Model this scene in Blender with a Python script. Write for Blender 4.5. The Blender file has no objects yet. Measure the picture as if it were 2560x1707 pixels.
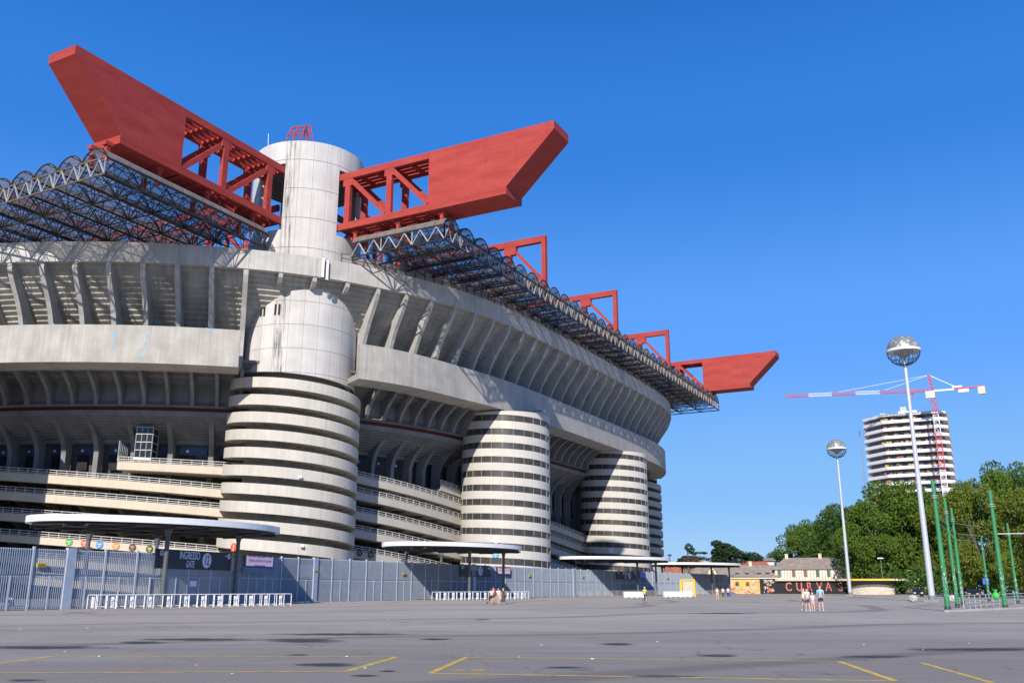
import bpy, math, random
from mathutils import Vector, Matrix
from math import sin, cos, pi, radians as R, atan2, hypot
random.seed(7)
SC = bpy.context.scene
COL = SC.collection

# ------------------------------------------------------------------ camera
CAM = Vector((-89.06, -78.2, 1.65))
AZ, PT, FPX = R(27.61), R(15.18), 2264.0          # heading (from +X), pitch, focal length in photo pixels
cam = bpy.data.cameras.new('camera'); camo = bpy.data.objects.new('camera', cam); COL.objects.link(camo)
camo.location = CAM
_h = Vector((cos(AZ), sin(AZ), 0)); _f = _h*cos(PT) + Vector((0, 0, 1))*sin(PT)
camo.rotation_euler = _f.to_track_quat('-Z', 'Y').to_euler()
cam.sensor_width = 36; cam.lens = 36*FPX/2560; cam.clip_start = .1; cam.clip_end = 6000
SC.camera = camo
# ------------------------------------------------------------------ light
SUN_AZ, SUN_EL = R(16.7+180), R(31.2)             # where the sun stands, from +X
sund = bpy.data.lights.new('sun', 'SUN'); sund.energy = 4.6; sund.angle = R(.53); sund.color = (1, .92, .82)
suno = bpy.data.objects.new('sun', sund); COL.objects.link(suno)
SDIR = Vector((cos(SUN_AZ)*cos(SUN_EL), sin(SUN_AZ)*cos(SUN_EL), sin(SUN_EL)))
suno.rotation_euler = SDIR.to_track_quat('Z', 'Y').to_euler()
W = bpy.data.worlds.new('World'); SC.world = W; W.use_nodes = True
wn = W.node_tree; wn.nodes.clear()
sky = wn.nodes.new('ShaderNodeTexSky'); sky.sky_type = 'NISHITA'; sky.sun_disc = False
sky.sun_elevation = SUN_EL; sky.sun_rotation = pi/2 - SUN_AZ
sky.altitude = 100; sky.air_density = 1.0; sky.dust_density = .3; sky.ozone_density = 3.0
bg = wn.nodes.new('ShaderNodeBackground'); bg.inputs['Strength'].default_value = .10
wo = wn.nodes.new('ShaderNodeOutputWorld')
_tc = wn.nodes.new('ShaderNodeTexCoord'); _sp = wn.nodes.new('ShaderNodeSeparateXYZ'); wn.links.new(_tc.outputs['Generated'], _sp.inputs[0])
_cr = wn.nodes.new('ShaderNodeValToRGB'); wn.links.new(_sp.outputs[2], _cr.inputs[0]); _cr.color_ramp.interpolation = 'EASE'
_el = _cr.color_ramp.elements; _el[0].position = 0; _el[0].color = (.36, .62, .97, 1); _el[1].position = .68; _el[1].color = (.004, .125, .54, 1)
for _p, _c in ((.10, (.215, .50, .98)), (.26, (.105, .38, 1.05)), (.46, (.028, .232, .80))):
    _e = _el.new(_p); _e.color = (*_c, 1)
_sc = wn.nodes.new('ShaderNodeVectorMath'); _sc.operation = 'SCALE'; _sc.inputs['Scale'].default_value = 7.6; wn.links.new(_cr.outputs[0], _sc.inputs[0])
_mx = wn.nodes.new('ShaderNodeMix'); _mx.data_type = 'RGBA'; _mx.inputs[0].default_value = .90; wn.links.new(sky.outputs[0], _mx.inputs[6]); wn.links.new(_sc.outputs[0], _mx.inputs[7])
wn.links.new(_mx.outputs[2], bg.inputs['Color']); wn.links.new(bg.outputs[0], wo.inputs[0])
SC.view_settings.view_transform = 'Standard'; SC.view_settings.look = 'None'
SC.view_settings.exposure = 0.35; SC.view_settings.gamma = 1
SC.render.engine = 'CYCLES'
SC.cycles.max_bounces = 8; SC.cycles.transparent_max_bounces = 12
SC.render.resolution_x = 1024; SC.render.resolution_y = 682

# ------------------------------------------------------------------ pixel rays (photo pixels, 2560 wide)
_r = Vector((sin(AZ), -cos(AZ), 0)); _u = -_h*sin(PT) + Vector((0, 0, 1))*cos(PT)
def ray(x, y): return _f + _r*((x-1280)/FPX) - _u*((y-853.5)/FPX)
def ground(x, y, z=0.0):
    d = ray(x, y); return CAM + d*((z-CAM.z)/d.z)
def at_d(x, y, D):
    d = ray(x, y); return CAM + d*(D/hypot(d.x, d.y))

# ------------------------------------------------------------------ materials
class NT:
    def __init__(s, name):
        s.m = bpy.data.materials.new(name); s.m.use_nodes = True; s.t = s.m.node_tree
        s.b = s.t.nodes['Principled BSDF']
    def n(s, typ, **kw):
        o = s.t.nodes.new(typ)
        for k, v in kw.items(): setattr(o, k, v)
        return o
    def L(s, a, b): s.t.links.new(a, b)
    def math(s, op, a, b=None, c=None):
        o = s.n('ShaderNodeMath', operation=op)
        for i, v in enumerate((a, b, c)):
            if v is None: continue
            if isinstance(v, (int, float)): o.inputs[i].default_value = v
            else: s.L(v, o.inputs[i])
        return o.outputs[0]
    def mix(s, fac, a, b):
        o = s.n('ShaderNodeMix', data_type='RGBA')
        if isinstance(fac, (int, float)): o.inputs[0].default_value = fac
        else: s.L(fac, o.inputs[0])
        for i, v in ((6, a), (7, b)):
            if isinstance(v, (tuple, list)): o.inputs[i].default_value = (*v, 1) if len(v) == 3 else v
            else: s.L(v, o.inputs[i])
        return o.outputs[2]
    def noise(s, vec, scale, detail=4, rough=.55):
        o = s.n('ShaderNodeTexNoise'); o.inputs['Scale'].default_value = scale; o.inputs['Detail'].default_value = detail
        o.inputs['Roughness'].default_value = rough
        if vec is not None: s.L(vec, o.inputs['Vector'])
        return o.outputs['Fac']
    def mapping(s, vec, scale):
        o = s.n('ShaderNodeMapping'); o.inputs['Scale'].default_value = scale; s.L(vec, o.inputs['Vector']); return o.outputs[0]
    def ramp(s, fac, p0, p1, c0=(0, 0, 0, 1), c1=(1, 1, 1, 1)):
        o = s.n('ShaderNodeValToRGB'); e = o.color_ramp.elements
        e[0].position = p0; e[1].position = p1; e[0].color = c0; e[1].color = c1; s.L(fac, o.inputs[0]); return o.outputs[0]
    def bump(s, h, strength=.3, dist=.05):
        o = s.n('ShaderNodeBump'); o.inputs['Strength'].default_value = strength; o.inputs['Distance'].default_value = dist
        s.L(h, o.inputs['Height']); s.L(o.outputs[0], s.b.inputs['Normal'])
def pos(k):
    return k.n('ShaderNodeNewGeometry').outputs['Position']
def lerp(a, b, t): return tuple(x+(y-x)*t for x, y in zip(a, b))
_mc = {}
def paint(name, col, rough=.55, metal=0.0, var=.18, scale=1.5, spec=None):
    """painted / plain surface with mild dirt variation"""
    if name in _mc: return _mc[name]
    k = NT(name); f = k.noise(pos(k), scale, 5, .6)
    dk = tuple(c*(1-var) for c in col); lt = tuple(min(1, c*(1+var*.5)) for c in col)
    k.L(k.mix(k.ramp(f, .3, .7), dk, lt), k.b.inputs['Base Color'])
    k.b.inputs['Roughness'].default_value = rough; k.b.inputs['Metallic'].default_value = metal
    if spec is not None: k.b.inputs['Specular IOR Level'].default_value = spec
    _mc[name] = k.m; return k.m
def emit(name, col, st=1.0):
    k = NT(name); k.b.inputs['Base Color'].default_value = (*col, 1); k.b.inputs['Emission Color'].default_value = (*col, 1)
    k.b.inputs['Emission Strength'].default_value = st; k.b.inputs['Roughness'].default_value = .4; return k.m
def concrete(name, base, su=0, sv=0, streak=.35, blotch=.2, stain=None, seamw=.02, dark=.45, tint=(.75, .70, .62)):
    """board-marked concrete; UV = metres along, metres up"""
    k = NT(name); uv = k.n('ShaderNodeTexCoord').outputs['UV']
    sx = k.n('ShaderNodeSeparateXYZ'); k.L(uv, sx.inputs[0]); U, V = sx.outputs[0], sx.outputs[1]
    col = base
    fb = k.ramp(k.noise(pos(k), .35, 5, .6), .35, .7)
    c = k.mix(fb, tuple(x*(1-blotch) for x in base), tuple(min(1, x*(1+blotch*.35)) for x in base))
    st = k.ramp(k.noise(k.mapping(uv, (1.6, .07, 1)), 1.0, 6, .7), .42, .75)
    c = k.mix(k.math('MULTIPLY', st, streak), c, tuple(x*t*.62 for x, t in zip(base, tint)))
    st2 = k.ramp(k.noise(k.mapping(uv, (.5, .03, 1)), 3.0, 3, .6), .6, .8)
    c = k.mix(k.math('MULTIPLY', st2, streak*.9), c, tuple(x*.45 for x in base))
    fine = k.noise(pos(k), 9, 3, .6)
    c = k.mix(k.math('MULTIPLY', k.ramp(fine, .45, .8), .12), c, tuple(x*.6 for x in base))
    if stain:
        u0, u1 = stain
        a = k.math('GREATER_THAN', U, u0); b = k.math('LESS_THAN', U, u1)
        nz = k.ramp(k.noise(k.mapping(uv, (3.0, .35, 1)), 2.2, 6, .75), .45, .62)
        c = k.mix(k.math('MULTIPLY', k.math('MULTIPLY', a, b), k.math('MULTIPLY', nz, .8)), c, (.05, .05, .045))
    seam = None
    for v, s_, w in ((U, su, seamw), (V, sv, seamw)):
        if s_:
            fr = k.math('FRACT', k.math('DIVIDE', v, s_))
            e = k.math('LESS_THAN', fr, w/s_)
            seam = e if seam is None else k.math('MAXIMUM', seam, e)
    if seam is not None:
        c = k.mix(k.math('MULTIPLY', seam, dark), c, tuple(x*.18 for x in base))
    k.L(c, k.b.inputs['Base Color']); k.b.inputs['Roughness'].default_value = .88; k.b.inputs['Specular IOR Level'].default_value = .25
    k.bump(k.noise(pos(k), 6, 4), .25, .03)
    _mc[name] = k.m; return k.m

M_CON = concrete('pale_concrete', (.49, .475, .445), su=2.3, streak=.40, seamw=.035, dark=.35)
M_BAND = concrete('parapet_concrete', (.52, .505, .475), su=4.1, streak=.42, seamw=.06, dark=.6)
M_MID = concrete('weathered_band_concrete', (.46, .44, .40), su=2.9, streak=.5, seamw=.03, dark=.25)
M_TIER = concrete('tier_concrete', (.42, .40, .355), su=0, streak=.6, blotch=.35)
M_RIB = concrete('rib_concrete', (.46, .45, .425), su=0, streak=.35, blotch=.2)
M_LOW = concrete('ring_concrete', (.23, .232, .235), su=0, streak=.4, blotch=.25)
M_RAMP = concrete('ramp_concrete', (.60, .53, .42), su=0, streak=.18, blotch=.1)
M_RAMPR = concrete('grey_ramp_concrete', (.47, .44, .39), su=6.2, streak=.2, blotch=.1, seamw=.08)
M_DRUM = concrete('drum_concrete', (.60, .585, .56), su=1.0, sv=1.0, streak=.42, blotch=.12, stain=(14.05, 14.75), seamw=.022, dark=.75)
M_HEL = concrete('helix_concrete', (.56, .53, .47), su=2.4, streak=.3, blotch=.1, seamw=.035, dark=.3)
M_DRUMB = concrete('stair_tower_concrete', (.56, .535, .49), su=0, streak=.12, blotch=.08)
M_CORE = concrete('core_concrete', (.34, .325, .285), su=.6, streak=.3, seamw=.05, dark=.4)
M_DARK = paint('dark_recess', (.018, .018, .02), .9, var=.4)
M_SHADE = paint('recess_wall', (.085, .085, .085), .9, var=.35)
def red_mat():
    k = NT('red_painted_steel'); uv = k.n('ShaderNodeTexCoord').outputs['UV']
    sx = k.n('ShaderNodeSeparateXYZ'); k.L(uv, sx.inputs[0]); U, V = sx.outputs[0], sx.outputs[1]
    a = k.math('LESS_THAN', k.math('FRACT', k.math('DIVIDE', U, 4.15)), .012)
    b = k.math('LESS_THAN', k.math('FRACT', k.math('DIVIDE', V, 2.05)), .022)
    s_ = k.math('MAXIMUM', a, b)
    n1 = k.ramp(k.noise(k.mapping(uv, (.25, 1.0, 1)), .8, 5, .6), .3, .75)
    c = k.mix(n1, (.32, .043, .036), (.42, .07, .056))
    c = k.mix(k.math('MULTIPLY', s_, .35), c, (.14, .018, .018))
    n2 = k.ramp(k.noise(pos(k), 1.2, 6, .7), .55, .8)
    c = k.mix(k.math('MULTIPLY', n2, .25), c, (.22, .04, .035))
    k.L(c, k.b.inputs['Base Color']); k.b.inputs['Roughness'].default_value = .6; k.b.inputs['Specular IOR Level'].default_value = .15
    k.bump(k.noise(k.mapping(uv, (.5, .9, 1)), 1.0, 3), .22, .12); return k.m
M_RED = red_mat()
M_STEEL = paint('dark_truss_steel', (.03, .031, .034), .55, .3)
M_GALV = paint('galvanised_steel', (.48, .48, .45), .5, .35, var=.35, scale=2)
M_RUST = paint('rusty_steel', (.22, .115, .055), .8, 0, var=.5, scale=2.5)
M_RAIL = paint('white_railing_steel', (.62, .61, .58), .5)
M_FENCE = paint('blue_grey_fence_steel', (.32, .37, .45), .5, .1, var=.12)
M_POST = paint('fence_post_steel', (.44, .49, .57), .5, .1, var=.1)
M_NAVY = paint('navy_panel', (.012, .02, .045), .5, var=.1)
M_BLUE = paint('blue_panel', (.035, .075, .17), .5, var=.25)
M_GLASS = paint('dark_glass', (.02, .025, .03), .12, 0, var=.3)
M_WHITE = paint('white_metal', (.80, .80, .82), .4, var=.06)
M_DGREY = paint('dark_grey_metal', (.05, .055, .06), .5)
M_MGREY = paint('grey_metal', (.22, .225, .23), .5, var=.25)
def skin_roof():
    """dirty clear polycarbonate: see-through head on, milky at a slant"""
    k = NT('polycarbonate_vault_sheet'); f = k.ramp(k.noise(pos(k), .16, 4, .6), .35, .7)
    f2 = k.ramp(k.noise(k.mapping(pos(k), (1, 1, .3)), 1.3, 4, .6), .5, .8)
    c = k.mix(f, (.33, .30, .29), (.47, .44, .42)); c = k.mix(k.math('MULTIPLY', f2, .55), c, (.27, .19, .15))
    tr = k.n('ShaderNodeBsdfTranslucent'); k.L(c, tr.inputs['Color'])
    df = k.n('ShaderNodeBsdfDiffuse'); k.L(c, df.inputs['Color'])
    mx = k.n('ShaderNodeMixShader'); mx.inputs[0].default_value = .5; k.L(df.outputs[0], mx.inputs[1]); k.L(tr.outputs[0], mx.inputs[2])
    lw = k.n('ShaderNodeLayerWeight'); lw.inputs['Blend'].default_value = .5
    tp = k.n('ShaderNodeBsdfTransparent'); tp.inputs['Color'].default_value = (.93, .92, .90, 1)
    m2 = k.n('ShaderNodeMixShader'); k.L(k.ramp(lw.outputs['Facing'], .2, .9, (.55, .55, .55, 1), (.97, .97, .97, 1)), m2.inputs[0]); k.L(tp.outputs[0], m2.inputs[1]); k.L(mx.outputs[0], m2.inputs[2])
    gl = k.n('ShaderNodeBsdfGlossy'); gl.inputs['Roughness'].default_value = .25; m3 = k.n('ShaderNodeMixShader'); m3.inputs[0].default_value = .05
    k.L(m2.outputs[0], m3.inputs[1]); k.L(gl.outputs[0], m3.inputs[2])
    k.L(m3.outputs[0], k.t.nodes['Material Output'].inputs[0]); return k.m
M_VAULT = skin_roof()
def mesh_mat():
    k = NT('wire_mesh_panel'); k.b.inputs['Base Color'].default_value = (.34, .35, .36, 1); k.b.inputs['Roughness'].default_value = .6
    tp = k.n('ShaderNodeBsdfTransparent'); mx = k.n('ShaderNodeMixShader'); mx.inputs[0].default_value = .72
    k.L(tp.outputs[0], mx.inputs[1]); k.L(k.b.outputs[0], mx.inputs[2]); k.L(mx.outputs[0], k.t.nodes['Material Output'].inputs[0]); return k.m
M_MESH = mesh_mat()
M_MULL = paint('mullion_metal', (.30, .29, .26), .6, var=.5, scale=.6)
def louvre():
    k = NT('mesh_window_strip'); uv = k.n('ShaderNodeTexCoord').outputs['UV']
    f = k.ramp(k.noise(k.mapping(uv, (.6, .5, 1)), 1.2, 3), .35, .7)
    c = k.mix(f, (.035, .034, .032), (.075, .07, .06))
    sx = k.n('ShaderNodeSeparateXYZ'); k.L(uv, sx.inputs[0])
    l = k.math('LESS_THAN', k.math('FRACT', k.math('MULTIPLY', sx.outputs[1], 9)), .4)
    c = k.mix(k.math('MULTIPLY', l, .35), c, (.02, .02, .02)); k.L(c, k.b.inputs['Base Color']); k.b.inputs['Roughness'].default_value = .45; return k.m
M_LOUV = louvre()

# ------------------------------------------------------------------ mesh builder
class MB:
    def __init__(s): s.v = []; s.f = []; s.uv = []; s.mi = []
    def face(s, idx, uv=None, mi=0): s.f.append(idx); s.uv.append(uv); s.mi.append(mi)
    def poly(s, pts, uv=None, mi=0):
        b = len(s.v); s.v += [tuple(p) for p in pts]; s.face(list(range(b, b+len(pts))), uv, mi)
    def prism(s, bot, top, mi=0, uvs=None):
        """closed prism between two rings of equal length (bottom ccw seen from top)"""
        n = len(bot); b = len(s.v); s.v += [tuple(p) for p in bot]+[tuple(p) for p in top]
        s.face(list(range(b+n-1, b-1, -1)), None, mi); s.face(list(range(b+n, b+2*n)), None, mi)
        for i in range(n):
            j = (i+1) % n; s.face([b+i, b+j, b+n+j, b+n+i], None, mi)
    def box(s, c, sz, rz=0, mi=0, M=None):
        x, y, z = (q/2 for q in sz); ca, sa = cos(rz), sin(rz)
        def T(a, b_, d): 
            p = (c[0]+a*ca-b_*sa, c[1]+a*sa+b_*ca, c[2]+d); return p if M is None else tuple(M@Vector(p))
        s.prism([T(-x, -y, -z), T(x, -y, -z), T(x, y, -z), T(-x, y, -z)], [T(-x, -y, z), T(x, -y, z), T(x, y, z), T(-x, y, z)], mi)
    def bar(s, p, q, w=.1, h=None, up=(0, 0, 1), mi=0):
        h = h or w; p = Vector(p); q = Vector(q); d = (q-p)
        if d.length < 1e-6: return
        d.normalize(); up = Vector(up)
        if abs(d.dot(up)) > .98: up = Vector((1, 0, 0)) if abs(d.x) < .9 else Vector((0, 1, 0))
        a = d.cross(up).normalized()*(w/2); b = a.cross(d).normalized()*(h/2)
        s.prism([p-a-b, p+a-b, p+a+b, p-a+b][::-1], [q-a-b, q+a-b, q+a+b, q-a+b][::-1], mi)
    def tube(s, p, q, r, r2=None, n=8, mi=0):
        r2 = r if r2 is None else r2; p = Vector(p); q = Vector(q); d = (q-p).normalized()
        a = d.orthogonal().normalized(); b = d.cross(a)
        c0 = [p+(a*cos(2*pi*i/n)+b*sin(2*pi*i/n))*r for i in range(n)]; c1 = [q+(a*cos(2*pi*i/n)+b*sin(2*pi*i/n))*r2 for i in range(n)]
        s.prism(c0, c1, mi)
    def path(s, pts, r, n=6, mi=0):
        for a, b in zip(pts, pts[1:]): s.tube(a, b, r, None, n, mi)
    def sphere(s, c, r, nu=16, nv=10, sz=(1, 1, 1), mi=0):
        b = len(s.v)
        for j in range(nv+1):
            t = pi*j/nv
            for i in range(nu):
                a = 2*pi*i/nu; s.v.append((c[0]+r*sz[0]*sin(t)*cos(a), c[1]+r*sz[1]*sin(t)*sin(a), c[2]+r*sz[2]*cos(t)))
        for j in range(nv):
            for i in range(nu):
                k = (i+1) % nu; s.face([b+j*nu+i, b+(j+1)*nu+i, b+(j+1)*nu+k, b+j*nu+k], None, mi)
    def build(s, name, mats, parent=None, origin=None, smooth=False, **tags):
        o0 = Vector(origin) if origin is not None else (parent_origin(parent) if parent else Vector((0, 0, 0)))
        me = bpy.data.meshes.new(name); me.from_pydata([(a-o0.x, b-o0.y, c-o0.z) for a, b, c in s.v], [], s.f)
        ms = mats if isinstance(mats, (list, tuple)) else [mats]
        for m in ms: me.materials.append(m)
        if len(ms) > 1: me.polygons.foreach_set('material_index', s.mi)
        ul = me.uv_layers.new(name='UVMap'); k = 0; dat = ul.data
        for f, uv in zip(s.f, s.uv):
            if uv is None:
                p = [Vector(s.v[i]) for i in f[:3]]; n = (p[1]-p[0]).cross(p[2]-p[0]); ax = max(range(3), key=lambda q: abs(n[q]))
                for i in f:
                    x, y, z = s.v[i]; dat[k].uv = (y, z) if ax == 0 else (x, z) if ax == 1 else (x, y); k += 1
            else:
                for q in uv: dat[k].uv = q; k += 1
        if smooth: me.polygons.foreach_set('use_smooth', [True]*len(me.polygons))
        me.validate(); me.update()
        o = bpy.data.objects.new(name, me); COL.objects.link(o)
        if parent: o.parent = parent; o['_o'] = tuple(o0)
        else: o.location = o0; o['_o'] = tuple(o0)
        tag(o, **tags); return o
def parent_origin(p): return Vector(p['_o'])
def tag(o, label=None, cat=None, group=None, kind=None):
    if label: o['label'] = label
    if cat: o['category'] = cat
    if group: o['group'] = group
    if kind: o['kind'] = kind
def thing(name, loc, label, cat, group=None, rz=0):
    o = bpy.data.objects.new(name, None); COL.objects.link(o); o.location = loc; o.rotation_euler = (0, 0, rz)
    o['_o'] = tuple(loc); o.empty_display_size = .3; tag(o, label, cat, group); return o
def local(name, label, cat, group=None):
    """a thing built around (0,0,0) and moved afterwards"""
    return thing(name, (0, 0, 0), label, cat, group)
def copy_tree(o, loc, rz, label=None):
    c = o.copy(); COL.objects.link(c); c.location = loc; c.rotation_euler = (0, 0, rz)
    if label: c['label'] = label
    def rec(a, b):
        for ch in list(a.children):
            d = ch.copy(); COL.objects.link(d); d.parent = b; rec(ch, d)
    rec(o, c); return c
def text_mesh(name, body, size, mat, parent, loc, rot, ext=.01, sx=1.0, align='CENTER', shear=0, **tags):
    """rot: Z rotation of a text standing upright, facing -Y when 0"""
    cu = bpy.data.curves.new('t', 'FONT'); cu.body = body; cu.size = size; cu.extrude = ext; cu.offset = .005*size; cu.align_x = align; cu.align_y = 'CENTER'; cu.shear = shear
    t = bpy.data.objects.new('t', cu); COL.objects.link(t)
    dg = bpy.context.evaluated_depsgraph_get(); me = bpy.data.meshes.new_from_object(t.evaluated_get(dg)); bpy.data.objects.remove(t)
    me.transform(Matrix.Rotation(pi/2, 4, 'X')@Matrix.Scale(sx, 4, (1, 0, 0))); me.name = name
    me.materials.clear(); me.materials.append(mat)
    o = bpy.data.objects.new(name, me); COL.objects.link(o)
    po = parent_origin(parent) if parent else Vector((0, 0, 0))
    if parent: o.parent = parent
    o.location = Vector(loc)-po; o.rotation_euler = (0, 0, rot); o['_o'] = tuple(loc); tag(o, **tags); return o

# ------------------------------------------------------------------ ground
def asphalt():
    k = NT('asphalt'); p = pos(k)
    def dot(v): o = k.n('ShaderNodeVectorMath', operation='DOT_PRODUCT'); k.L(p, o.inputs[0]); o.inputs[1].default_value = v; return o.outputs['Value']
    U, V = dot((sin(AZ), -cos(AZ), 0)), dot((cos(AZ), sin(AZ), 0))      # along / across the parking rows
    def uv(a, b): o = k.n('ShaderNodeCombineXYZ'); k.L(k.math('MULTIPLY', U, a), o.inputs[0]); k.L(k.math('MULTIPLY', V, b), o.inputs[1]); return o.outputs[0]
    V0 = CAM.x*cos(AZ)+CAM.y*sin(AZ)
    n1 = k.ramp(k.noise(p, .035, 5, .6), .35, .68)
    c = k.mix(n1, (.33, .295, .25), (.43, .39, .335))
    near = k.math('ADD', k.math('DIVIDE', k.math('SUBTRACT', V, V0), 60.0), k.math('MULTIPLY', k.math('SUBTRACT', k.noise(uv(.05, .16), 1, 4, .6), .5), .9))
    c = k.mix(k.math('MULTIPLY', k.ramp(near, .34, .78, (1, 1, 1, 1), (0, 0, 0, 1)), .78), c, (.15, .134, .117))        # darker towards the camera, edge broken up by noise
    f1 = k.ramp(k.noise(uv(.10, .55), 1, 6, .65), .44, .72); c = k.mix(k.math('MULTIPLY', f1, .55), c, (.16, .15, .14))
    f2 = k.ramp(k.noise(uv(.07, .9), 1.3, 5, .62), .60, .70); c = k.mix(k.math('MULTIPLY', f2, .7), c, (.055, .052, .055))
    f3 = k.ramp(k.noise(uv(.35, 1.6), 1.1, 5, .7), .62, .74); c = k.mix(k.math('MULTIPLY', f3, .4), c, (.44, .41, .37))
    w = k.n('ShaderNodeTexWave'); w.wave_type = 'RINGS'; w.rings_direction = 'Z'; w.inputs['Scale'].default_value = .02; w.inputs['Distortion'].default_value = 12; w.inputs['Detail'].default_value = 3; w.inputs['Detail Scale'].default_value = .5
    k.L(p, w.inputs['Vector']); c = k.mix(k.math('MULTIPLY', k.ramp(w.outputs['Fac'], .975, .998), .55), c, (.06, .056, .056))
    cr = k.n('ShaderNodeTexVoronoi', feature='DISTANCE_TO_EDGE'); cr.inputs['Scale'].default_value = .16; wp = k.n('ShaderNodeVectorMath', operation='ADD'); k.L(p, wp.inputs[0]); nn_ = k.n('ShaderNodeTexNoise'); nn_.inputs['Scale'].default_value = .6; k.L(p, nn_.inputs['Vector']); ms = k.n('ShaderNodeVectorMath', operation='SCALE'); ms.inputs['Scale'].default_value = 3.0; k.L(nn_.outputs['Color'], ms.inputs[0]); k.L(ms.outputs[0], wp.inputs[1]); k.L(wp.outputs[0], cr.inputs['Vector'])
    c = k.mix(k.math('MULTIPLY', k.ramp(cr.outputs['Distance'], .002, .008, (1, 1, 1, 1), (0, 0, 0, 1)), .6), c, (.06, .055, .05))
    n4 = k.ramp(k.noise(p, 18, 4, .75), .3, .75); c = k.mix(k.math('MULTIPLY', n4, .35), c, (.46, .42, .365))
    n6 = k.ramp(k.noise(p, 70, 2, .5), .6, .72); c = k.mix(k.math('MULTIPLY', n6, .55), c, (.5, .47, .43))
    n7 = k.ramp(k.noise(p, 45, 2, .5), .6, .72); c = k.mix(k.math('MULTIPLY', n7, .5), c, (.07, .065, .06))
    k.L(c, k.b.inputs['Base Color']); k.b.inputs['Roughness'].default_value = .9; k.b.inputs['Specular IOR Level'].default_value = .2
    k.bump(k.noise(p, 40, 3), .5, .03); return k.m
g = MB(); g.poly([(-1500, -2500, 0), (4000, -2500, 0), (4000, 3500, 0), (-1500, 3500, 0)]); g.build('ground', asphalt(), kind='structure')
M_YEL = paint('worn_yellow_paint', (.62, .42, .07), .8, var=.45, scale=3)
def strip(mb, a, b, w, z=.004):
    a = Vector(a); b = Vector(b); a.z = b.z = z; d = (b-a).normalized(); n = Vector((-d.y, d.x, 0))*w/2
    mb.poly([a-n, b-n, b+n, a+n])
def loopmark(px, w, close=True):
    mb = MB(); P = [ground(*p) for p in px]
    for i in range(len(P)-(0 if close else 1)):
        a, b = P[i], P[(i+1) % len(P)]; d = (b-a).normalized(); strip(mb, a, b-d*w/2+d*w*.49, w, .004+.001*(i % 2))
    return mb
loopmark([(-60, 1665), (130.6, 1639.5), (990.5, 1641.6), (865, 1677.6), (-260, 1683)], .15).build('parking_marking', M_YEL, kind='structure')
loopmark([(1167, 1642), (2096, 1652.5), (2237.8, 1701.4), (1075, 1682.4)], .15).build('parking_marking', M_YEL, kind='structure')
loopmark([(2303, 1655.8), (2485, 1707), (2900, 1800), (2950, 1668)], .12, False).build('parking_marking', M_YEL, kind='structure')
def flat_text(body, px, size, rz):
    o = text_mesh('parking_number', body, size, M_YEL, None, (0, 0, 0), 0, .001, 1.6); o.data.transform(Matrix.Rotation(-pi/2, 4, 'X')); p = ground(*px); o.location = (p.x, p.y, .006); o.rotation_euler = (0, 0, rz); o['kind'] = 'structure'
flat_text('22', (1172, 1675), .5, AZ-pi/2)

def stain_mat():
    k = NT('oil_stained_asphalt'); uv = k.n('ShaderNodeTexCoord').outputs['UV']; sx = k.n('ShaderNodeSeparateXYZ'); k.L(uv, sx.inputs[0])
    r2 = k.math('ADD', k.math('POWER', sx.outputs[0], 2.0), k.math('POWER', sx.outputs[1], 2.0))
    nz = k.noise(k.mapping(pos(k), (1.2, 1.2, 1)), 1.1, 6, .7); v_ = k.math('ADD', k.math('SQRT', r2), k.math('MULTIPLY', k.math('SUBTRACT', nz, .5), 1.5))
    fac = k.ramp(v_, .25, .95, (.85, .85, .85, 1), (0, 0, 0, 1)); k.b.inputs['Base Color'].default_value = (.045, .042, .045, 1); k.b.inputs['Roughness'].default_value = .7
    tp = k.n('ShaderNodeBsdfTransparent'); mx = k.n('ShaderNodeMixShader'); k.L(fac, mx.inputs[0]); k.L(tp.outputs[0], mx.inputs[1]); k.L(k.b.outputs[0], mx.inputs[2]); k.L(mx.outputs[0], k.t.nodes['Material Output'].inputs[0]); return k.m
M_STAIN = stain_mat()
for i, (x0, x1, y, hh) in enumerate(((715, 905, 1661, 6), (280, 430, 1605.5, 4.5), (1040, 1145, 1597, 3), (1480, 1598, 1609.5, 4), (1725, 1855, 1638, 4.5), (2210, 2640, 1623, 5), (705, 780, 1636.5, 2.5), (940, 1000, 1677, 3), (-80, 300, 1618, 5), (300, 660, 1598, 4), (640, 1060, 1585, 3.5), (640, 880, 1601, 7), (1700, 1910, 1532.5, 2), (870, 960, 1688, 3.5), (2090, 2290, 1641, 4), (150, 250, 1531, 1.2), (1180, 1230, 1548, 1.5), (0, 120, 1700, 4), (1350, 1480, 1668, 3.5), (1560, 1760, 1690, 4))):
    P_ = [ground(x0, y+hh), ground(x1, y+hh), ground(x1, y-hh), ground(x0, y-hh)]
    for p_ in P_: p_.z = .0025+.0001*i
    m = MB(); m.poly(P_, [(-1, -1), (1, -1), (1, 1), (-1, 1)]); m.build('asphalt_stain', M_STAIN, kind='structure')

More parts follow.
